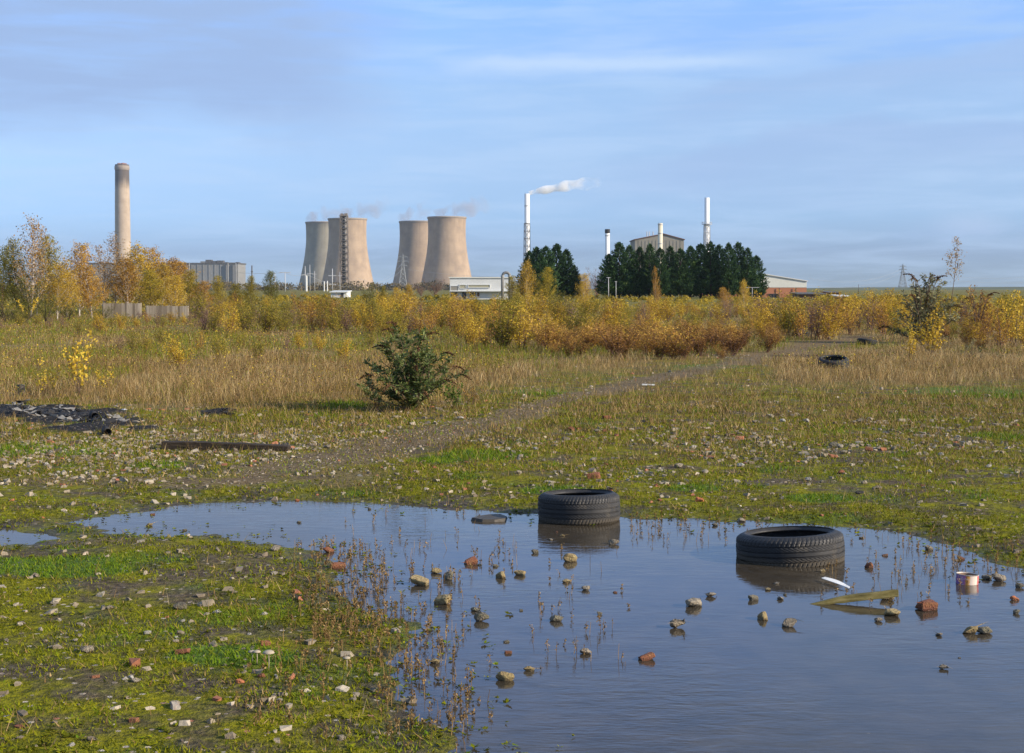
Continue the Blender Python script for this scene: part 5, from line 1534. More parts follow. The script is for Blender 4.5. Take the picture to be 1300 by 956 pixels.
def toadstool(px, py, hpx, label):
    g = gp(px, py); h = hpx * g.y / F
    t = thing('toadstool', label, 'mushroom', g)
    m = MB(); m.tube([(0, 0, -.005), (.002, 0, h * .5), (0, .001, h * .9)], [.0024, .002, .0018], 7); m.build('stalk', plain('toadstool_stalk', (.34, .29, .21), .8, 30, .15), t, True)
    r = h * .30; m = MB(); m.lathe([(.001, h), (r * .5, h * .985), (r * .85, h * .93), (r, h * .86), (r * .8, h * .87), (.002, h * .88)], 18); m.build('cap', plain('toadstool_cap', (.34, .29, .21), .7, 30, .15), t, True)
for px, py, hh, lab in ((320, 842, 17, 'left of the two pale toadstools by the dark red brick'), (326, 843, 18, 'right of the two pale toadstools by the dark red brick'), (341, 851, 26, 'tall thin toadstool right of the pale pair'), (440, 850, 17, 'lone thin toadstool at the right of the moss')):
    toadstool(px, py, hh, lab)

# ------------------------------------------------------------------ far industry
def cooling_tower(px, top, Y, label, mat):
    H = 114.0
    c = at(px, 366, Y)
    t = thing('cooling_tower', label, 'cooling tower', (c.x, Y, 0))
    tz = at(px, top, Y).z; k = tz / H
    R = 24.4 * mpp(Y)
    u_ = [0, .08, .16, .26, .36, .46, .56, .66, .74, .80, .86, .92, 1.0]
    rr = [1.42, 1.355, 1.29, 1.21, 1.14, 1.075, 1.025, .99, .975, .972, .975, .985, 1.0]
    prof = [(R * r, tz * a) for a, r in zip(u_, rr)]
    # smooth profile
    zz = np.linspace(0, .975, 44); pr = np.interp(zz, u_, rr)
    pr = np.convolve(np.pad(pr, 3, mode='edge'), np.ones(7) / 7, 'valid')
    MB().lathe([(R * a, tz * b) for a, b in zip(pr, zz)], 96).build('shell', mat, t, True)
    r1 = R * pr[-1]
    MB().lathe([(r1 + .2, tz * .975), (r1 + 1.0, tz * .98), (r1 + 1.0, tz), (r1 - .6, tz), (r1 - .6, tz * .9)], 96).build('rim', M['tower_rim'], t, True)
    MB().lathe([(R * a - .8, tz * b) for a, b in zip(pr[20:], zz[20:])][::-1], 64).build('inner_face', M['tower_rim'], t, True)
    return t
cooling_tower(413.0, 282, 2414, 'leftmost cooling tower, greenish pale and half hidden behind its neighbour', M['tower_pale'])
cooling_tower(441.5, 277.5, 2170, 'cooling tower behind the rusty lattice tower, second from the left', M['tower'])
cooling_tower(531.5, 281, 2385, 'third cooling tower from the left, partly hidden by the rightmost one', M['tower'])
cooling_tower(567.5, 275.5, 2240, 'rightmost cooling tower with its whole outline clear', M['tower'])

def big_chimney():
    Y = 2300; c = at(156.5, 366, Y); top = at(156.5, 209, Y).z; r = 9.3 * mpp(Y)
    t = thing('power_station_chimney', 'tall tan concrete chimney with sooty top behind the left birches', 'chimney', (c.x, Y, 0))
    MB().lathe([(r * 1.12, 0), (r * 1.05, top * .3), (r * .99, top * .7), (r * .93, top * .985), (r * .93, top), (r * .78, top), (r * .78, top * .97)], 48).build('shaft', M['chimney'], t, True)
    MB().lathe([(r * .93 + .05, top * .955), (r * 1.0, top * .96), (r * 1.0, top * .985), (r * .935, top * .99)], 48).build('collar', M['tower_rim'], t, True)
    red = plain('flue_liner', (.22, .10, .08), .9, .5, .3)
    for k in range(4):
        a = k * PI / 2 + .5
        MB().lathe([(2.6, -6), (2.6, 2.2), (2.1, 2.2), (2.1, -2)], 16, (math.cos(a) * r * .42, math.sin(a) * r * .42, top)).build('flue', red, t, True)
big_chimney()

def lattice(m, cx, cy, z0, z1, w0, w1, n, r, xb=True):
    for i in range(n):
        a = i / n; b = (i + 1) / n
        wa = w0 + (w1 - w0) * a; wb = w0 + (w1 - w0) * b; za = z0 + (z1 - z0) * a; zb = z0 + (z1 - z0) * b
        ca = [Vector((cx + s * wa / 2, cy + q * wa / 2, za)) for s, q in ((-1, -1), (1, -1), (1, 1), (-1, 1))]
        cb = [Vector((cx + s * wb / 2, cy + q * wb / 2, zb)) for s, q in ((-1, -1), (1, -1), (1, 1), (-1, 1))]
        for k in range(4):
            m.bar(ca[k], cb[k], r); m.bar(cb[k], cb[(k + 1) % 4], r * .8)
            m.bar(ca[k], cb[(k + 1) % 4], r * .55)
            if xb: m.bar(ca[(k + 1) % 4], cb[k], r * .55)

def rusty_tower():
    Y = 1200; c = at(437, 366, Y); top = at(437, 271, Y).z; u_ = mpp(Y)
    t = thing('lattice_tower', 'rusty steel lattice tower in front of the second cooling tower', 'tower', (c.x, Y, 0))
    m = MB(); lattice(m, 0, 0, 0, top * .965, 11.5 * u_, 9.0 * u_, 12, .36); m.build('frame', M['lattice'], t)
    for k, (dx, dy) in enumerate(((-1.3, .5), (1.2, -.4), (.1, 1.2))):
        MB().tube([(dx, dy, 0), (dx, dy, top * (.98 if k else 1.0))], .75, 10).build('pipe', M['dark_metal'] if k != 1 else M['blue_grey'], t, True)
    m = MB()
    for i in range(1, 12): m.box((0, 0, top * .965 * i / 12), (9.6 * u_, 9.6 * u_, .35))
    m.build('landing', M['lattice'], t)
    m = MB(); m.box((0, 0, top * .97), (10.5 * u_, 10.5 * u_, .6)); m.box((-1.6, 0, top * .985), (2.6, 3, 1.6)); m.box((1.7, 0, top * .985), (2.6, 3, 2.0)); m.build('top_platform', M['lattice'], t)
rusty_tower()

def steel_stack(px, top, Y, rpx, label, lat=None, plat=None, mat='white_stack', cap=0, capmat='soot', bands=()):
    c = at(px, 366, Y); H = at(px, top, Y).z; r = rpx * mpp(Y)
    t = thing('steel_chimney', label, 'chimney', (c.x, Y, 0))
    h1 = H - cap * mpp(Y)
    MB().lathe([(r, 0), (r, h1), (r * .82, h1), (r * .82, h1 - 4)], 28).build('stack', M[mat], t, True)
    if cap: MB().lathe([(r * 1.08, h1 - .01), (r * 1.12, h1 + .3), (r * 1.12, H), (r * .8, H), (r * .8, h1)], 28).build('cap', M[capmat], t, True)
    if plat:
        zp = at(px, plat, Y).z
        MB().lathe([(r + .03, zp), (r * 2.1, zp), (r * 2.1, zp + .3), (r + .03, zp + .3)], 28).build('platform', M['galv'], t)
        m = MB()
        for k in range(14):
            a = k * 2 * PI / 14; m.bar((r * 2.05 * math.cos(a), r * 2.05 * math.sin(a), zp + .3), (r * 2.05 * math.cos(a), r * 2.05 * math.sin(a), zp + 1.4), .07)
        m.lathe([(r * 2.0, zp + 1.3), (r * 2.08, zp + 1.3), (r * 2.08, zp + 1.45), (r * 2.0, zp + 1.45)], 28, closed=True); m.build('railing', M['galv'], t)
    if lat:
        zl = at(px, lat, Y).z
        m = MB(); lattice(m, 0, 0, 0, zl, r * 2 * lat_w(lat), r * 2.25, 9, .17); m.build('lattice_frame', M['dark_metal'] if plat is None else M['galv'], t)
    for zb in bands:
        z = at(px, zb, Y).z
        MB().lathe([(r + .01, z), (r * 1.07, z), (r * 1.07, z + .5), (r + .01, z + .5)], 28).build('band', M['galv'], t)
    return t
def lat_w(_): return 1.5
steel_stack(669, 246, 900, 3.2, 'tall white chimney giving off white smoke left of the conifers', lat=284, bands=(284, 262))
steel_stack(771, 291, 700, 2.9, 'short white chimney with a black cap left of the long conifer row', cap=5, bands=(300,))
steel_stack(838, 283.5, 700, 3.0, 'cream chimney in front of the gabled grey plant building', mat='cream', bands=(286, 297, 310))
steel_stack(897, 251, 900, 3.1, 'white chimney with a round platform above the long conifer row', lat=286, plat=285)

def gable_plant():
    Y = 745; x0 = at(806, 366, Y).x; x1 = at(868, 366, Y).x; ze = at(806, 304.5, Y).z; za = at(840, 297.5, Y).z
    w = x1 - x0; cx = (x0 + x1) / 2
    t = thing('plant_building', 'tall weathered grey gabled plant building behind the conifers', 'building', (cx, Y, 0))
    D = 30; ax = w * .08
    m = MB(); V = [(-w / 2, 0, 0), (w / 2, 0, 0), (w / 2, 0, ze), (ax, 0, za), (-w / 2, 0, ze)]; V2 = [(a, D, c) for a, b, c in V]
    m.add(V + V2, [(0, 1, 2, 3, 4), (9, 8, 7, 6, 5), (0, 5, 6, 1), (1, 6, 7, 2), (4, 9, 5, 0)]); m.build('wall', M['grey_clad'], t)
    m = MB(); V = [(-w / 2 - .5, -.5, ze - .1), (ax, -.5, za + .05), (w / 2 + .5, -.5, ze - .1)]; R2 = [(a, D + .5, c) for a, b, c in V]; T_ = [(a, b, c + .45) for a, b, c in V + R2]
    m.add(V + R2 + T_, [(0, 3, 4, 1), (1, 4, 5, 2), (6, 7, 10, 9), (7, 8, 11, 10), (0, 1, 7, 6), (1, 2, 8, 7), (3, 9, 10, 4), (4, 10, 11, 5), (0, 6, 9, 3), (2, 5, 11, 8)]); m.build('roof', M['shed_dark'], t)
    m = MB()
    for i in range(1, 14): m.box((-w / 2 + w * i / 14, -.08, ze / 2), (.18, .14, ze - .6))
    m.build('cladding_rib', M['grey_clad'], t)
    for dx in (-6.2, -5.0, -3.0): m = MB(); m.tube([(dx, 4, ze), (dx, 4, za + 1.6)], .25, 8); m.build('vent_pipe', M['galv'], t)
gable_plant()

def white_block():
    Y = 205; u_ = mpp(Y); x0 = at(571, 366, Y).x; x1 = at(648, 366, Y).x; zt = at(571, 353, Y).z; w = x1 - x0
    t = thing('white_building', 'low flat roofed white building right of the nearest cooling tower', 'building', ((x0 + x1) / 2, Y, 0))
    m = MB(); m.box((0, 6, zt / 2 - .3), (w, 12, zt + .6)); m.build('wall', M['white_clad'], t)
    m = MB(); m.box((0, 6, zt + .07), (w + .3, 12.3, .15)); m.build('roof', M['pale_roof'], t)
    P = lambda px, py: (at(px, py, Y).x - (x0 + x1) / 2, at(px, py, Y).z)
    for (a, b, c, d, mt) in ((583.5, 361.5, 591.5, 366, 'olive_clad'), (594.5, 361.5, 622, 365, 'olive_clad'), (572, 363, 582, 369, 'grey_clad'), (586.5, 370.5, 592.5, 380, 'glass'), (596, 371, 604.5, 376.5, 'glass'), (605.5, 371, 609, 377, 'shed_dark'), (572, 371, 581, 377, 'glass')):
        (xa, za), (xb, zb) = P(a, b), P(c, d)
        m = MB(); m.box(((xa + xb) / 2, -.06, (za + zb) / 2), (abs(xb - xa), .12, abs(za - zb))); o = m.build('window', M[mt], t)
        f = MB(); q = .06
        for zz in (za, zb): f.box(((xa + xb) / 2, -.09, zz), (abs(xb - xa) + .1, .2, q))
        for xx in (xa, xb): f.box((xx, -.085, (za + zb) / 2), (q, .18, abs(za - zb) - q))
        f.build('frame', M['white_clad'], o)
    (xa, za), (xb, zb) = P(571, 369.6), P(648, 369.6)
    m = MB(); m.box((0, -.4, za), (w, .8, .1)); m.build('canopy', M['white_clad'], t)
white_block()

def pipe_bend():
    Y = 198; u_ = mpp(Y); c = at(642.5, 366, Y); zt = at(642, 346, Y).z
    t = thing('bent_pipe', 'grey steel pipe bent in a loop at the end of the white building', 'pipe', (c.x, Y, 0))
    R = 4.6 * u_; zc = zt - R
    pts = [(-R, 0, -.5), (-R, 0, zc)] + [(-R * math.cos(a), 0, zc + R * math.sin(a)) for a in np.linspace(0, PI, 11)[1:-1]] + [(R, 0, zc), (R, 0, -.5)]
    MB().tube(pts, .20, 12).build('duct', M['blue_grey'], t, True)
    for x in (-R, R): MB().lathe([(.21, zc - .05), (.27, zc - .05), (.27, zc + .06), (.21, zc + .06)], 14, (x, 0, 0), True).build('flange', M['galv'], t)
    m = MB(); lattice(m, R + .5, .5, -.3, zc, .5, .5, 4, .03); m.build('support', M['galv'], t)
pipe_bend()

def brick_hall():
    Y = 245; u_ = mpp(Y); xr = at(1024, 366, Y).x; xa = at(968, 366, Y).x; xl = xa - (xr - xa)
    ze = at(1024, 357.5, Y).z; za = at(968, 348.3, Y).z; zb = at(1000, 365, Y).z; w = xr - xl; cx = xa
    t = thing('brick_hall', 'red brick hall with a pale gable right of the conifers', 'building', (cx, Y, 0))
    D = 25
    m = MB(); m.box((0, D / 2, zb / 2 - .5), (w, D, zb + 1.0)); m.build('brick_wall', M['brick'], t)
    m = MB(); V = [(-w / 2, -.05, zb + .003), (w / 2, -.05, zb + .003), (w / 2, -.05, ze), (0, -.05, za), (-w / 2, -.05, ze)]; V2 = [(a, D, c) for a, b, c in V]
    m.add(V + V2, [(0, 1, 2, 3, 4), (9, 8, 7, 6, 5), (0, 5, 6, 1), (1, 6, 7, 2), (4, 9, 5, 0)]); m.build('gable_cladding', M['pale_roof'], t)
    m = MB(); V = [(-w / 2 - .2, -.25, ze + .01), (0, -.25, za + .01), (w / 2 + .2, -.25, ze + .01)]; R2 = [(a, D, c) for a, b, c in V]; T_ = [(a, b, c + .16) for a, b, c in V + R2]
    m.add(V + R2 + T_, [(0, 3, 4, 1), (1, 4, 5, 2), (6, 7, 10, 9), (7, 8, 11, 10), (0, 1, 7, 6), (1, 2, 8, 7), (3, 9, 10, 4), (4, 10, 11, 5), (0, 6, 9, 3), (2, 5, 11, 8)]); m.build('roof', M['white_clad'], t)
    for (a, b) in ((976, 988.5), (956, 968)):
        xa_, xb_ = at(a, 366, Y).x - cx, at(b, 366, Y).x - cx; z1 = at(a, 373.2, Y).z; z0 = at(a, 381, Y).z
        m = MB(); m.box(((xa_ + xb_) / 2, -.03, (z0 + z1) / 2), (xb_ - xa_, .1, z1 - z0)); o = m.build('window', M['glass'], t)
        f = MB(); f.box(((xa_ + xb_) / 2, -.1, z1), (xb_ - xa_ + .2, .16, .1)); f.box(((xa_ + xb_) / 2, -.085, (z0 + z1) / 2), (.08, .1, z1 - z0)); f.build('frame', M['dark_metal'], o)
    m = MB()
    for px in (962, 970, 989, 1010): m.tube([(at(px, 366, Y).x - cx, -.25, -.2), (at(px, 366, Y).x - cx, -.25, zb)], .06, 6)
    m.build('downpipe', M['dark_metal'], t)
brick_hall()

def low_shed(px0, px1, top, Y, mat, label, roofmat='dark_metal'):
    x0 = at(px0, 366, Y).x; x1 = at(px1, 366, Y).x; zt = at(px0, top, Y).z; w = x1 - x0
    t = thing('low_shed', label, 'shed', ((x0 + x1) / 2, Y, 0))
    m = MB(); m.box((0, 3, zt / 2 - .5), (w, 6, zt + 1)); m.build('wall', M[mat], t)
    m = MB(); m.box((0, 2.9, zt + .06), (w + .4, 6.6, .14), (.03, 0, 0)); m.build('roof', M[roofmat], t)
    m = MB(); m.box((w * .22, -.02, zt * .45), (w * .18, .1, zt * .7)); m.build('door', M['dark_metal'], t)
low_shed(1013, 1048, 373.0, 230, 'shed_dark', 'long dark shed right of the red brick hall')
low_shed(1052, 1066, 371.2, 250, 'shed_dark', 'small reddish shed beyond the long dark shed')
low_shed(1066, 1080, 376.2, 205, 'blue_grey', 'low grey blue hut right of the small reddish shed', 'pale_roof')
low_shed(420, 440, 370.5, 240, 'white_clad', 'small white flat roofed cabin below the second cooling tower', 'white_clad')

def station_block():
    Y = 2050; x0 = at(112, 366, Y).x; x1 = at(302, 366, Y).x; zt = at(200, 335, Y).z; w = x1 - x0; cx = (x0 + x1) / 2
    t = thing('power_station_block', 'long pale grey power station block behind the left birches', 'building', (cx, Y, 0))
    m = MB(); m.box((0, 30, zt / 2), (w, 60, zt)); m.build('wall', M['blue_grey'], t)
    m = MB(); m.box((0, 30, zt + .8), (w + 2, 62, 1.6)); m.build('parapet', M['dark_metal'], t)
    m = MB()
    for i in range(1, 26): m.box((-w / 2 + w * i / 26, -.3, zt * .5), (1.2, .6, zt - 2))
    m.build('pilaster', M['blue_grey'], t)
    for (a, b, tp) in ((252, 258, 331.5), (258.5, 266, 329.5), (267, 272, 331), (273, 281, 330.5), (283, 286, 332.5), (288, 296, 333), (297, 301, 332.5), (120, 126, 332), (220, 232, 333)):
        xa, xb = at(a, 366, Y).x - cx, at(b, 366, Y).x - cx; zp = at(a, tp, Y).z
        m = MB(); m.box(((xa + xb) / 2, 20, (zt + 1.6 + zp) / 2), (xb - xa, 12, zp - zt - 1.6)); m.build('roof_plant', M['dark_metal'] if a % 2 else M['blue_grey'], t)
    for a in (300, 290, 241):
        x = at(a, 366, Y).x - cx; m = MB(); m.tube([(x, -3, 0), (x, -3, zt * 1.02)], 1.1, 8); m.build('duct', M['blue_grey'], t)
station_block()

def mast(px, top, Y, r, mat, name, label, cat, arms=()):
    c = at(px, 366, Y); h = at(px, top, Y).z
    t = thing(name, label, cat, (c.x, Y, 0))
    MB().tube([(0, 0, 0), (0, 0, h)], [r, r * .6], 8).build('post', M[mat], t, True)
    for z, l in arms:
        zz = at(px, z, Y).z; MB().box((0, 0, zz), (l * mpp(Y), r * 1.2, r * 1.2)).build('arm', M[mat], t)
    return t
mast(320, 337, 600, .42, 'dark_metal', 'thin_stack', 'thin dark stack between the power station block and the towers', 'chimney', ((345, 2.4),))
mast(387.5, 338, 800, .30, 'galv', 'gantry_mast', 'pale mast with a cross arm at the left cooling tower foot', 'mast', ((349, 9),))
mast(393.5, 336, 820, .26, 'galv', 'gantry_mast', 'second pale mast from the left before the cooling towers', 'mast', ((347.5, 8),))
mast(399.5, 344, 810, .24, 'galv', 'gantry_mast', 'short pale mast before the left cooling tower', 'mast', ((348, 5),))
mast(422, 341, 790, .34, 'galv', 'gantry_mast', 'pale mast with two arms left of the rusty lattice tower', 'mast', ((350, 10), (361, 9)))
mast(431.5, 345, 800, .24, 'galv', 'gantry_mast', 'thin pale mast right against the rusty lattice tower', 'mast', ((350, 5),))
mast(362, 345, 700, .26, 'galv', 'gantry_mast', 'pale mast standing left of all the cooling towers', 'mast', ((346, 14),))
mast(349, 347, 700, .24, 'galv', 'gantry_mast', 'leftmost pale mast before the open sky', 'mast')
mast(772.5, 352, 200, .07, 'galv', 'street_lamp', 'left street lamp before the long conifer row', 'street lamp', ((352.5, 5),))
mast(782, 357, 210, .06, 'galv', 'street_lamp', 'right shorter street lamp before the long conifer row', 'street lamp', ((357.5, 3),))
mast(955, 364.5, 200, .05, 'galv', 'street_lamp', 'thin post at the right foot of the conifers', 'post', ((365, 18),))
mast(1090, 361, 400, .10, 'dark_metal', 'utility_pole', 'thin dark pole right of the sheds', 'pole')
def silo(px, top, Y, rpx, label):
    c = at(px, 366, Y); h = at(px, top, Y).z; r = rpx * mpp(Y)
    t = thing('silo', label, 'silo', (c.x, Y, 0))
    MB().lathe([(r, 0), (r, h)], 20).build('cylinder', M['white_clad'], t, True)
    MB().lathe([(r * 1.05, h), (r * .6, h + r * .5), (.01, h + r * .6)], 20).build('dome', M['pale_roof'], t, True)
silo(389, 350.5, 760, 1.3, 'leftmost slim white silo at the cooling tower foot')
silo(411.5, 357.5, 760, .75, 'left one of the two short white silos near the lattice tower')
silo(415.5, 357, 770, .75, 'right one of the two short white silos near the lattice tower')

def pylon(px, top, Y, wb, label, armw=(5.5, 7, 6)):
    c = at(px, 366, Y); H = at(px, top, Y).z; u_ = mpp(Y)
    t = thing('pylon', label, 'pylon', (c.x, Y, 0)); r = .022 * wb * u_ + .06
    m = MB(); lattice(m, 0, 0, 0, H * .62, wb * u_, wb * u_ * .32, 5, r); lattice(m, 0, 0, H * .62, H, wb * u_ * .32, .3, 4, r * .8); m.build('mast', M['pylon'], t)
    ends = []
    for f_, aw in zip((.66, .78, .90), armw):
        m = MB(); z = H * f_; a = aw * u_
        for s in (-1, 1):
            m.bar((0, 0, z), (s * a, 0, z + .2), r); m.bar((0, 0, z + H * .045), (s * a, 0, z + .2), r * .8)
            m.bar((s * a, 0, z + .2), (s * a, 0, z - 1.2), r * .7); ends.append(Vector((c.x + s * a, Y, z - 1.2)))
        m.build('cross_arm', M['pylon'], t)
    return ends
pylon(511.5, 322, 1500, 11, 'pylon in front of the left side of the third cooling tower')
E = pylon(1146, 335, 1900, 10, 'far pylon on the horizon right of the sheds', (3.6, 5, 4))
def cable(pts, r, label):
    pts = [Vector(p) for p in pts]; P = []
    for a, b in zip(pts[:-1], pts[1:]):
        for i in range(13):
            u_ = i / 12; q = a.lerp(b, u_); q.z -= (b - a).length * .02 * 4 * u_ * (1 - u_)
            if P and (q - P[-1]).length < .01: continue
            P.append(q)
    tag(MB().tube(P, r, 4).build('power_cable', M['pylon']), label, 'cable')
cable([at(1026, 353, 1500), E[2], at(1330, 350, 2100)], .10, 'upper faint power cable through the far pylon')
cable([at(1026, 362, 1500), E[0], at(1330, 357, 2100)], .10, 'lower faint power cable through the far pylon')
cable([at(300, 346, 700), at(362, 346, 700), at(387, 348, 760), at(511, 334, 1500)], .07, 'faint power cable running from the left masts to the pylon')
cable([at(455, 353, 1100), at(511, 341, 1500), at(660, 352, 1500)], .10, 'faint power cable passing in front of the right cooling towers')

def fence():
    Y = 75.0
    for (a, b, top, lab) in ((131, 178, 385.0, 'left weathered grey board fence panel below the birches'), (186, 238, 388.5, 'right lower weathered board fence panel below the birches')):
        x0 = at(a, 400, Y).x; x1 = at(b, 400, Y).x; zt = at(a, top, Y).z
        t = thing('fence_panel', lab, 'fence', ((x0 + x1) / 2, Y, 0)); w = x1 - x0
        n = int(w / .15); m = MB()
        for i in range(n):
            hh = zt + RND.uniform(-.02, .015); m.box((-w / 2 + (i + .5) * w / n, RND.uniform(-.006, .006), hh / 2 - .1), (w / n * .93, .03, hh + .2), tint=RND.random())
        m.build('boards', M['fence'], t)
        for i in range(3):
            m = MB(); m.box((-w / 2 + w * i / 2, .07, zt / 2 - .1), (.10, .10, zt + .22)); m.build('post', M['fence'], t)
        m = MB(); m.box((0, .035, zt * .75), (w, .035, .08)); m.box((0, .035, zt * .25), (w, .035, .08)); m.build('rail', M['fence'], t)
fence()

# ------------------------------------------------------------------ smoke and steam
def plume(name, label, start, direction, L, r0, r1, dens, seed, rise=0.0, wob=.25, white=(.98, .98, .98), fade=1.0, nscale=.12, cut=.42):
    rng = random.Random(seed); n = 26; pts = []; rad = []
    d = Vector(direction).normalized(); side = Vector((-d.y, d.x, 0))
    for i in range(n + 1):
        u_ = i / n
        pts.append(Vector((L * u_, 0, rise * u_ ** .8 + wob * r1 * math.sin(u_ * 9 + seed) * u_ * .5)))
        rad.append((r0 + (r1 - r0) * u_ ** .7) * (1 + .18 * math.sin(u_ * 23 + seed)) * (1 if i < n else .3))
    m = MB(); m.tube(pts, rad, 14)
    mt, nt = new_mat(name + '_volume')
    co = objco(nt); sp = nt.n('ShaderNodeSeparateXYZ'); nt.t.links.new(co, sp.inputs[0])
    u2 = nt.math('DIVIDE', sp.outputs[0], L)
    nz = nt.noise(co, nscale, 4, .6, .5)
    fd = nt.math('POWER', nt.math('SUBTRACT', 1.0, nt.math('MINIMUM', nt.math('MAXIMUM', u2, 0.0), 1.0)), fade)
    thr = nt.math('ADD', cut, nt.math('MULTIPLY', u2, .12))
    body = nt.math('MULTIPLY', nt.math('SUBTRACT', nz, thr), 6.0, clamp=True)
    de = nt.math('MULTIPLY', nt.math('MULTIPLY', body, fd), dens)
    v = nt.n('ShaderNodeVolumePrincipled'); v.inputs['Color'].default_value = (*white, 1); nt.set(v.inputs['Density'], de)
    v.inputs['Anisotropy'].default_value = .1
    o_ = nt.n('ShaderNodeOutputMaterial'); nt.t.links.new(v.outputs[0], o_.inputs['Volume'])
    try: mt.cycles.volume_step_rate = .5
    except Exception: pass
    o = m.build(name, mt, smooth=True)
    o.location = start; o.rotation_euler = (0, 0, math.atan2(d.y, d.x))
    tag(o, label, 'smoke' if name == 'smoke_plume' else 'steam')
p0 = at(671.5, 245.5, 900)
plume('smoke_plume', 'white smoke plume drifting right from the tall white chimney', p0, (1, .1, 0), 95 * mpp(900), 1.3, 4.4, .7, 3, rise=8.0, fade=1.2, nscale=.15, cut=.34)
for (px, py, Y, L, seed, lab, de) in ((392, 283, 2414, 52, 11, 'faint steam wisp above the leftmost cooling tower', .07), (436, 278, 2278, 60, 12, 'faint steam wisp above the second cooling tower', .07),
                              (512, 282, 2385, 40, 13, 'faint steam wisp above the third cooling tower', .07), (556, 276, 2240, 72, 14, 'faint steam wisp above the rightmost cooling tower', .07)):
    u_ = mpp(Y); p = at(px, py, Y); p.z -= 2
    plume('steam_plume', lab, p, (1, .05, 0), L * u_, 13, 17, de, seed, rise=24 * u_, fade=.8, nscale=.03, cut=.42, white=(.58, .58, .64))

# ------------------------------------------------------------------ haze
hm, nt = new_mat('haze_air')
v = nt.n('ShaderNodeVolumePrincipled'); v.inputs['Color'].default_value = (.66, .80, 1.0, 1); v.inputs['Density'].default_value = .000055; v.inputs['Anisotropy'].default_value = .2
o_ = nt.n('ShaderNodeOutputMaterial'); nt.t.links.new(v.outputs[0], o_.inputs['Volume'])
m = MB(); m.box((0, 1590, 118.8), (3600, 3300, 242)); tag(m.build('haze', hm), kind='stuff')

# ------------------------------------------------------------------ sky and sun
SUN_AZ = math.radians(110)      # clockwise from the view direction
SUN_EL = math.radians(23)
EXPO = 0.6
SKY = 0.10
W = bpy.data.worlds.new('World'); SC.world = W; W.use_nodes = True
nt = NT(W.node_tree)
sky = nt.n('ShaderNodeTexSky'); sky.sky_type = 'NISHITA'; sky.sun_disc = False
sky.sun_elevation = SUN_EL; sky.sun_rotation = SUN_AZ; sky.altitude = 10; sky.air_density = 0.4; sky.dust_density = 0.3; sky.ozone_density = 3.0
tc = nt.n('ShaderNodeTexCoord').outputs['Generated']
sp = nt.n('ShaderNodeSeparateXYZ'); nt.t.links.new(tc, sp.inputs[0])
U = nt.math('ARCTAN2', sp.outputs[0], sp.outputs[1]); Vv = nt.math('ARCSINE', sp.outputs[2])
cb = nt.n('ShaderNodeCombineXYZ'); nt.set(cb.inputs[0], U); nt.set(cb.inputs[1], nt.math('MULTIPLY', Vv, 2.6)); cv = cb.outputs[0]
n1 = nt.noise(cv, 5, 5, .55, .3); n2 = nt.noise(nt.scalevec(cv, (1, 3.5, 1)), 9, 5, .6, .4); n3 = nt.noise(cv, 22, 5, .6, .2)
CG = (2.35, 3.38, 5.45)     # lavender grey sheet
CW = (3.7, 4.9, 6.7)     # bright thin veil
gain = nt.ramp(nt.math('MULTIPLY', Vv, 2.0), [(0.0, (.62, .60, .64)), (.05, (.72, .66, .70)), (.10, (1.08, 1.02, .98)), (.18, (1.66, 1.42, 1.20)), (.28, (2.15, 1.86, 1.52)), (.40, (2.30, 2.3, 2.30)), (.55, (2.8, 2.9, 2.95)), (.8, (2.1, 2.1, 1.9)), (1.0, (1.4, 1.4, 1.35))])
col = nt.mix(1.0, sky.outputs[0], gain, 'MULTIPLY')
def gauss(v, c, s):
    q = nt.math('DIVIDE', nt.math('SUBTRACT', v, c), s); return nt.math('EXPONENT', nt.math('MULTIPLY', nt.math('MULTIPLY', q, q), -1.0))
wv = nt.math('ADD', Vv, nt.math('MULTIPLY', nt.math('SUBTRACT', n1, .5), .09)); wu = nt.math('ADD', U, nt.math('MULTIPLY', nt.math('SUBTRACT', n1, .5), .16))
veil = nt.math('MULTIPLY', nt.rng(n2, .36, .72), .38)
col = nt.mix(veil, col, CW)
sheet = nt.math('MULTIPLY', nt.math('MULTIPLY', nt.rng(wv, .085, .130), nt.rng(wu, -.05, -.17, 0, 1)), nt.rng(n2, .25, .6, .6, 1.0))
col = nt.mix(sheet, col, CG)
streak = nt.math('MULTIPLY', nt.math('MULTIPLY', gauss(nt.math('ADD', Vv, nt.math('MULTIPLY', nt.math('SUBTRACT', n3, .5), .010)), .1555, .006), nt.math('MULTIPLY', nt.rng(U, -.07, .0), nt.rng(U, .24, .12, 0, 1))), .85)
col = nt.mix(streak, col, CW)
line = nt.math('SUBTRACT', wv, nt.math('ADD', .066, nt.math('MULTIPLY', U, .085)))
band = nt.math('MULTIPLY', nt.math('MULTIPLY', nt.math('MULTIPLY', nt.rng(line, .022, .010, 0, 1), nt.rng(line, -.03, .008)), nt.rng(U, .02, .14)), .55)
col = nt.mix(band, col, CG)
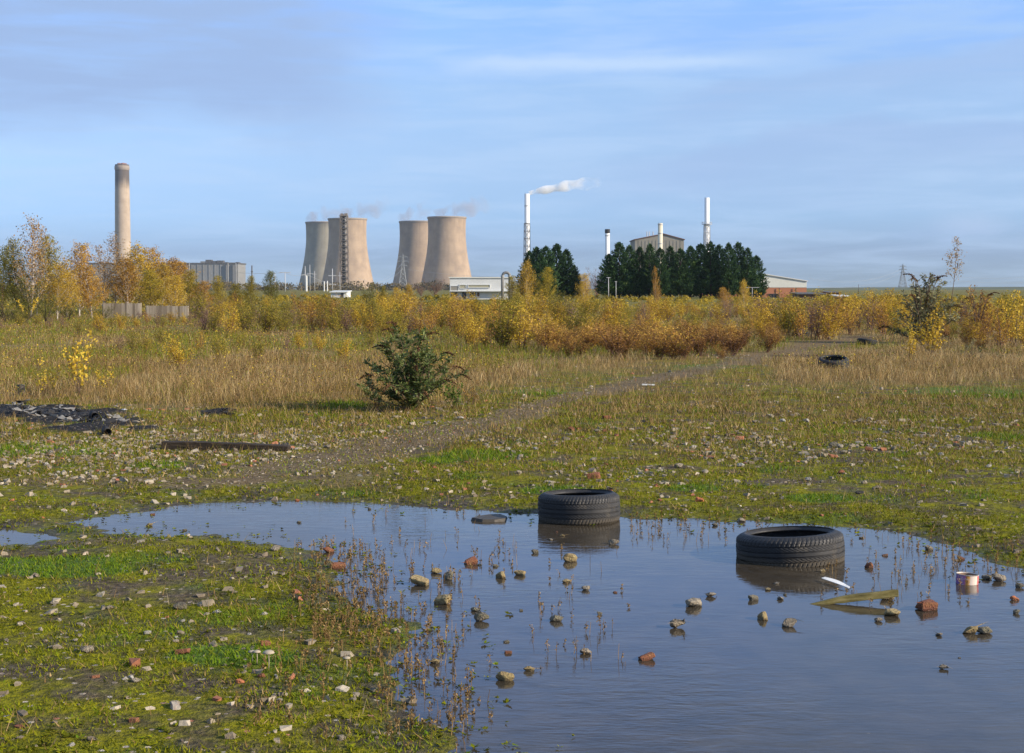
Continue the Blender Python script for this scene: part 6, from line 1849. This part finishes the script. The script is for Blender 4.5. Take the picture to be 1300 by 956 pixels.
topr = nt.math('MULTIPLY', nt.math('MULTIPLY', nt.rng(wu, .06, .22), nt.rng(wv, .10, .17)), nt.math('MULTIPLY', nt.rng(n2, .3, .65), .6))
col = nt.mix(topr, col, (2.5, 3.9, 6.2))
dl = nt.math('SUBTRACT', wv, nt.math('ADD', .105, nt.math('MULTIPLY', U, .16)))
dg = nt.math('MULTIPLY', nt.math('MULTIPLY', nt.math('MULTIPLY', nt.rng(dl, .012, .0, 0, 1), nt.rng(dl, -.035, -.005)), nt.rng(U, .07, .15)), nt.rng(n2, .25, .6, .2, .5))
col = nt.mix(dg, col, CG)
puff = nt.math('MULTIPLY', nt.math('MULTIPLY', gauss(U, .310, .022), gauss(Vv, .042, .009)), nt.rng(n3, .35, .6))
col = nt.mix(nt.math('MULTIPLY', puff, .55), col, (3.4, 4.3, 5.9))
shade = nt.math('MULTIPLY', nt.math('MULTIPLY', gauss(U, .300, .04), gauss(Vv, .035, .008)), nt.rng(n3, .3, .6))
col = nt.mix(nt.math('MULTIPLY', shade, .3), col, CG)
bg = nt.n('ShaderNodeBackground'); nt.set(bg.inputs[0], col); bg.inputs[1].default_value = SKY
wo = nt.n('ShaderNodeOutputWorld'); nt.t.links.new(bg.outputs[0], wo.inputs[0])

sd = bpy.data.lights.new('sun', 'SUN'); sd.energy = 5.0; sd.angle = math.radians(.53); sd.color = (1.0, .87, .70)
so = bpy.data.objects.new('sun', sd); COL.objects.link(so)
S = Vector((math.sin(SUN_AZ) * math.cos(SUN_EL), math.cos(SUN_AZ) * math.cos(SUN_EL), math.sin(SUN_EL)))
so.rotation_euler = S.to_track_quat('Z', 'Y').to_euler(); so.location = S * 60

# ------------------------------------------------------------------ render settings
SC.render.engine = 'CYCLES'
cy = SC.cycles
cy.max_bounces = 6; cy.diffuse_bounces = 3; cy.glossy_bounces = 3; cy.transmission_bounces = 3; cy.volume_bounces = 6; cy.transparent_max_bounces = 6
cy.use_denoising = True
cy.volume_max_steps = 128
vs = SC.view_settings
vs.view_transform = 'Standard'; vs.look = 'None'; vs.gamma = 1.0; vs.use_curve_mapping = False; vs.exposure = EXPO
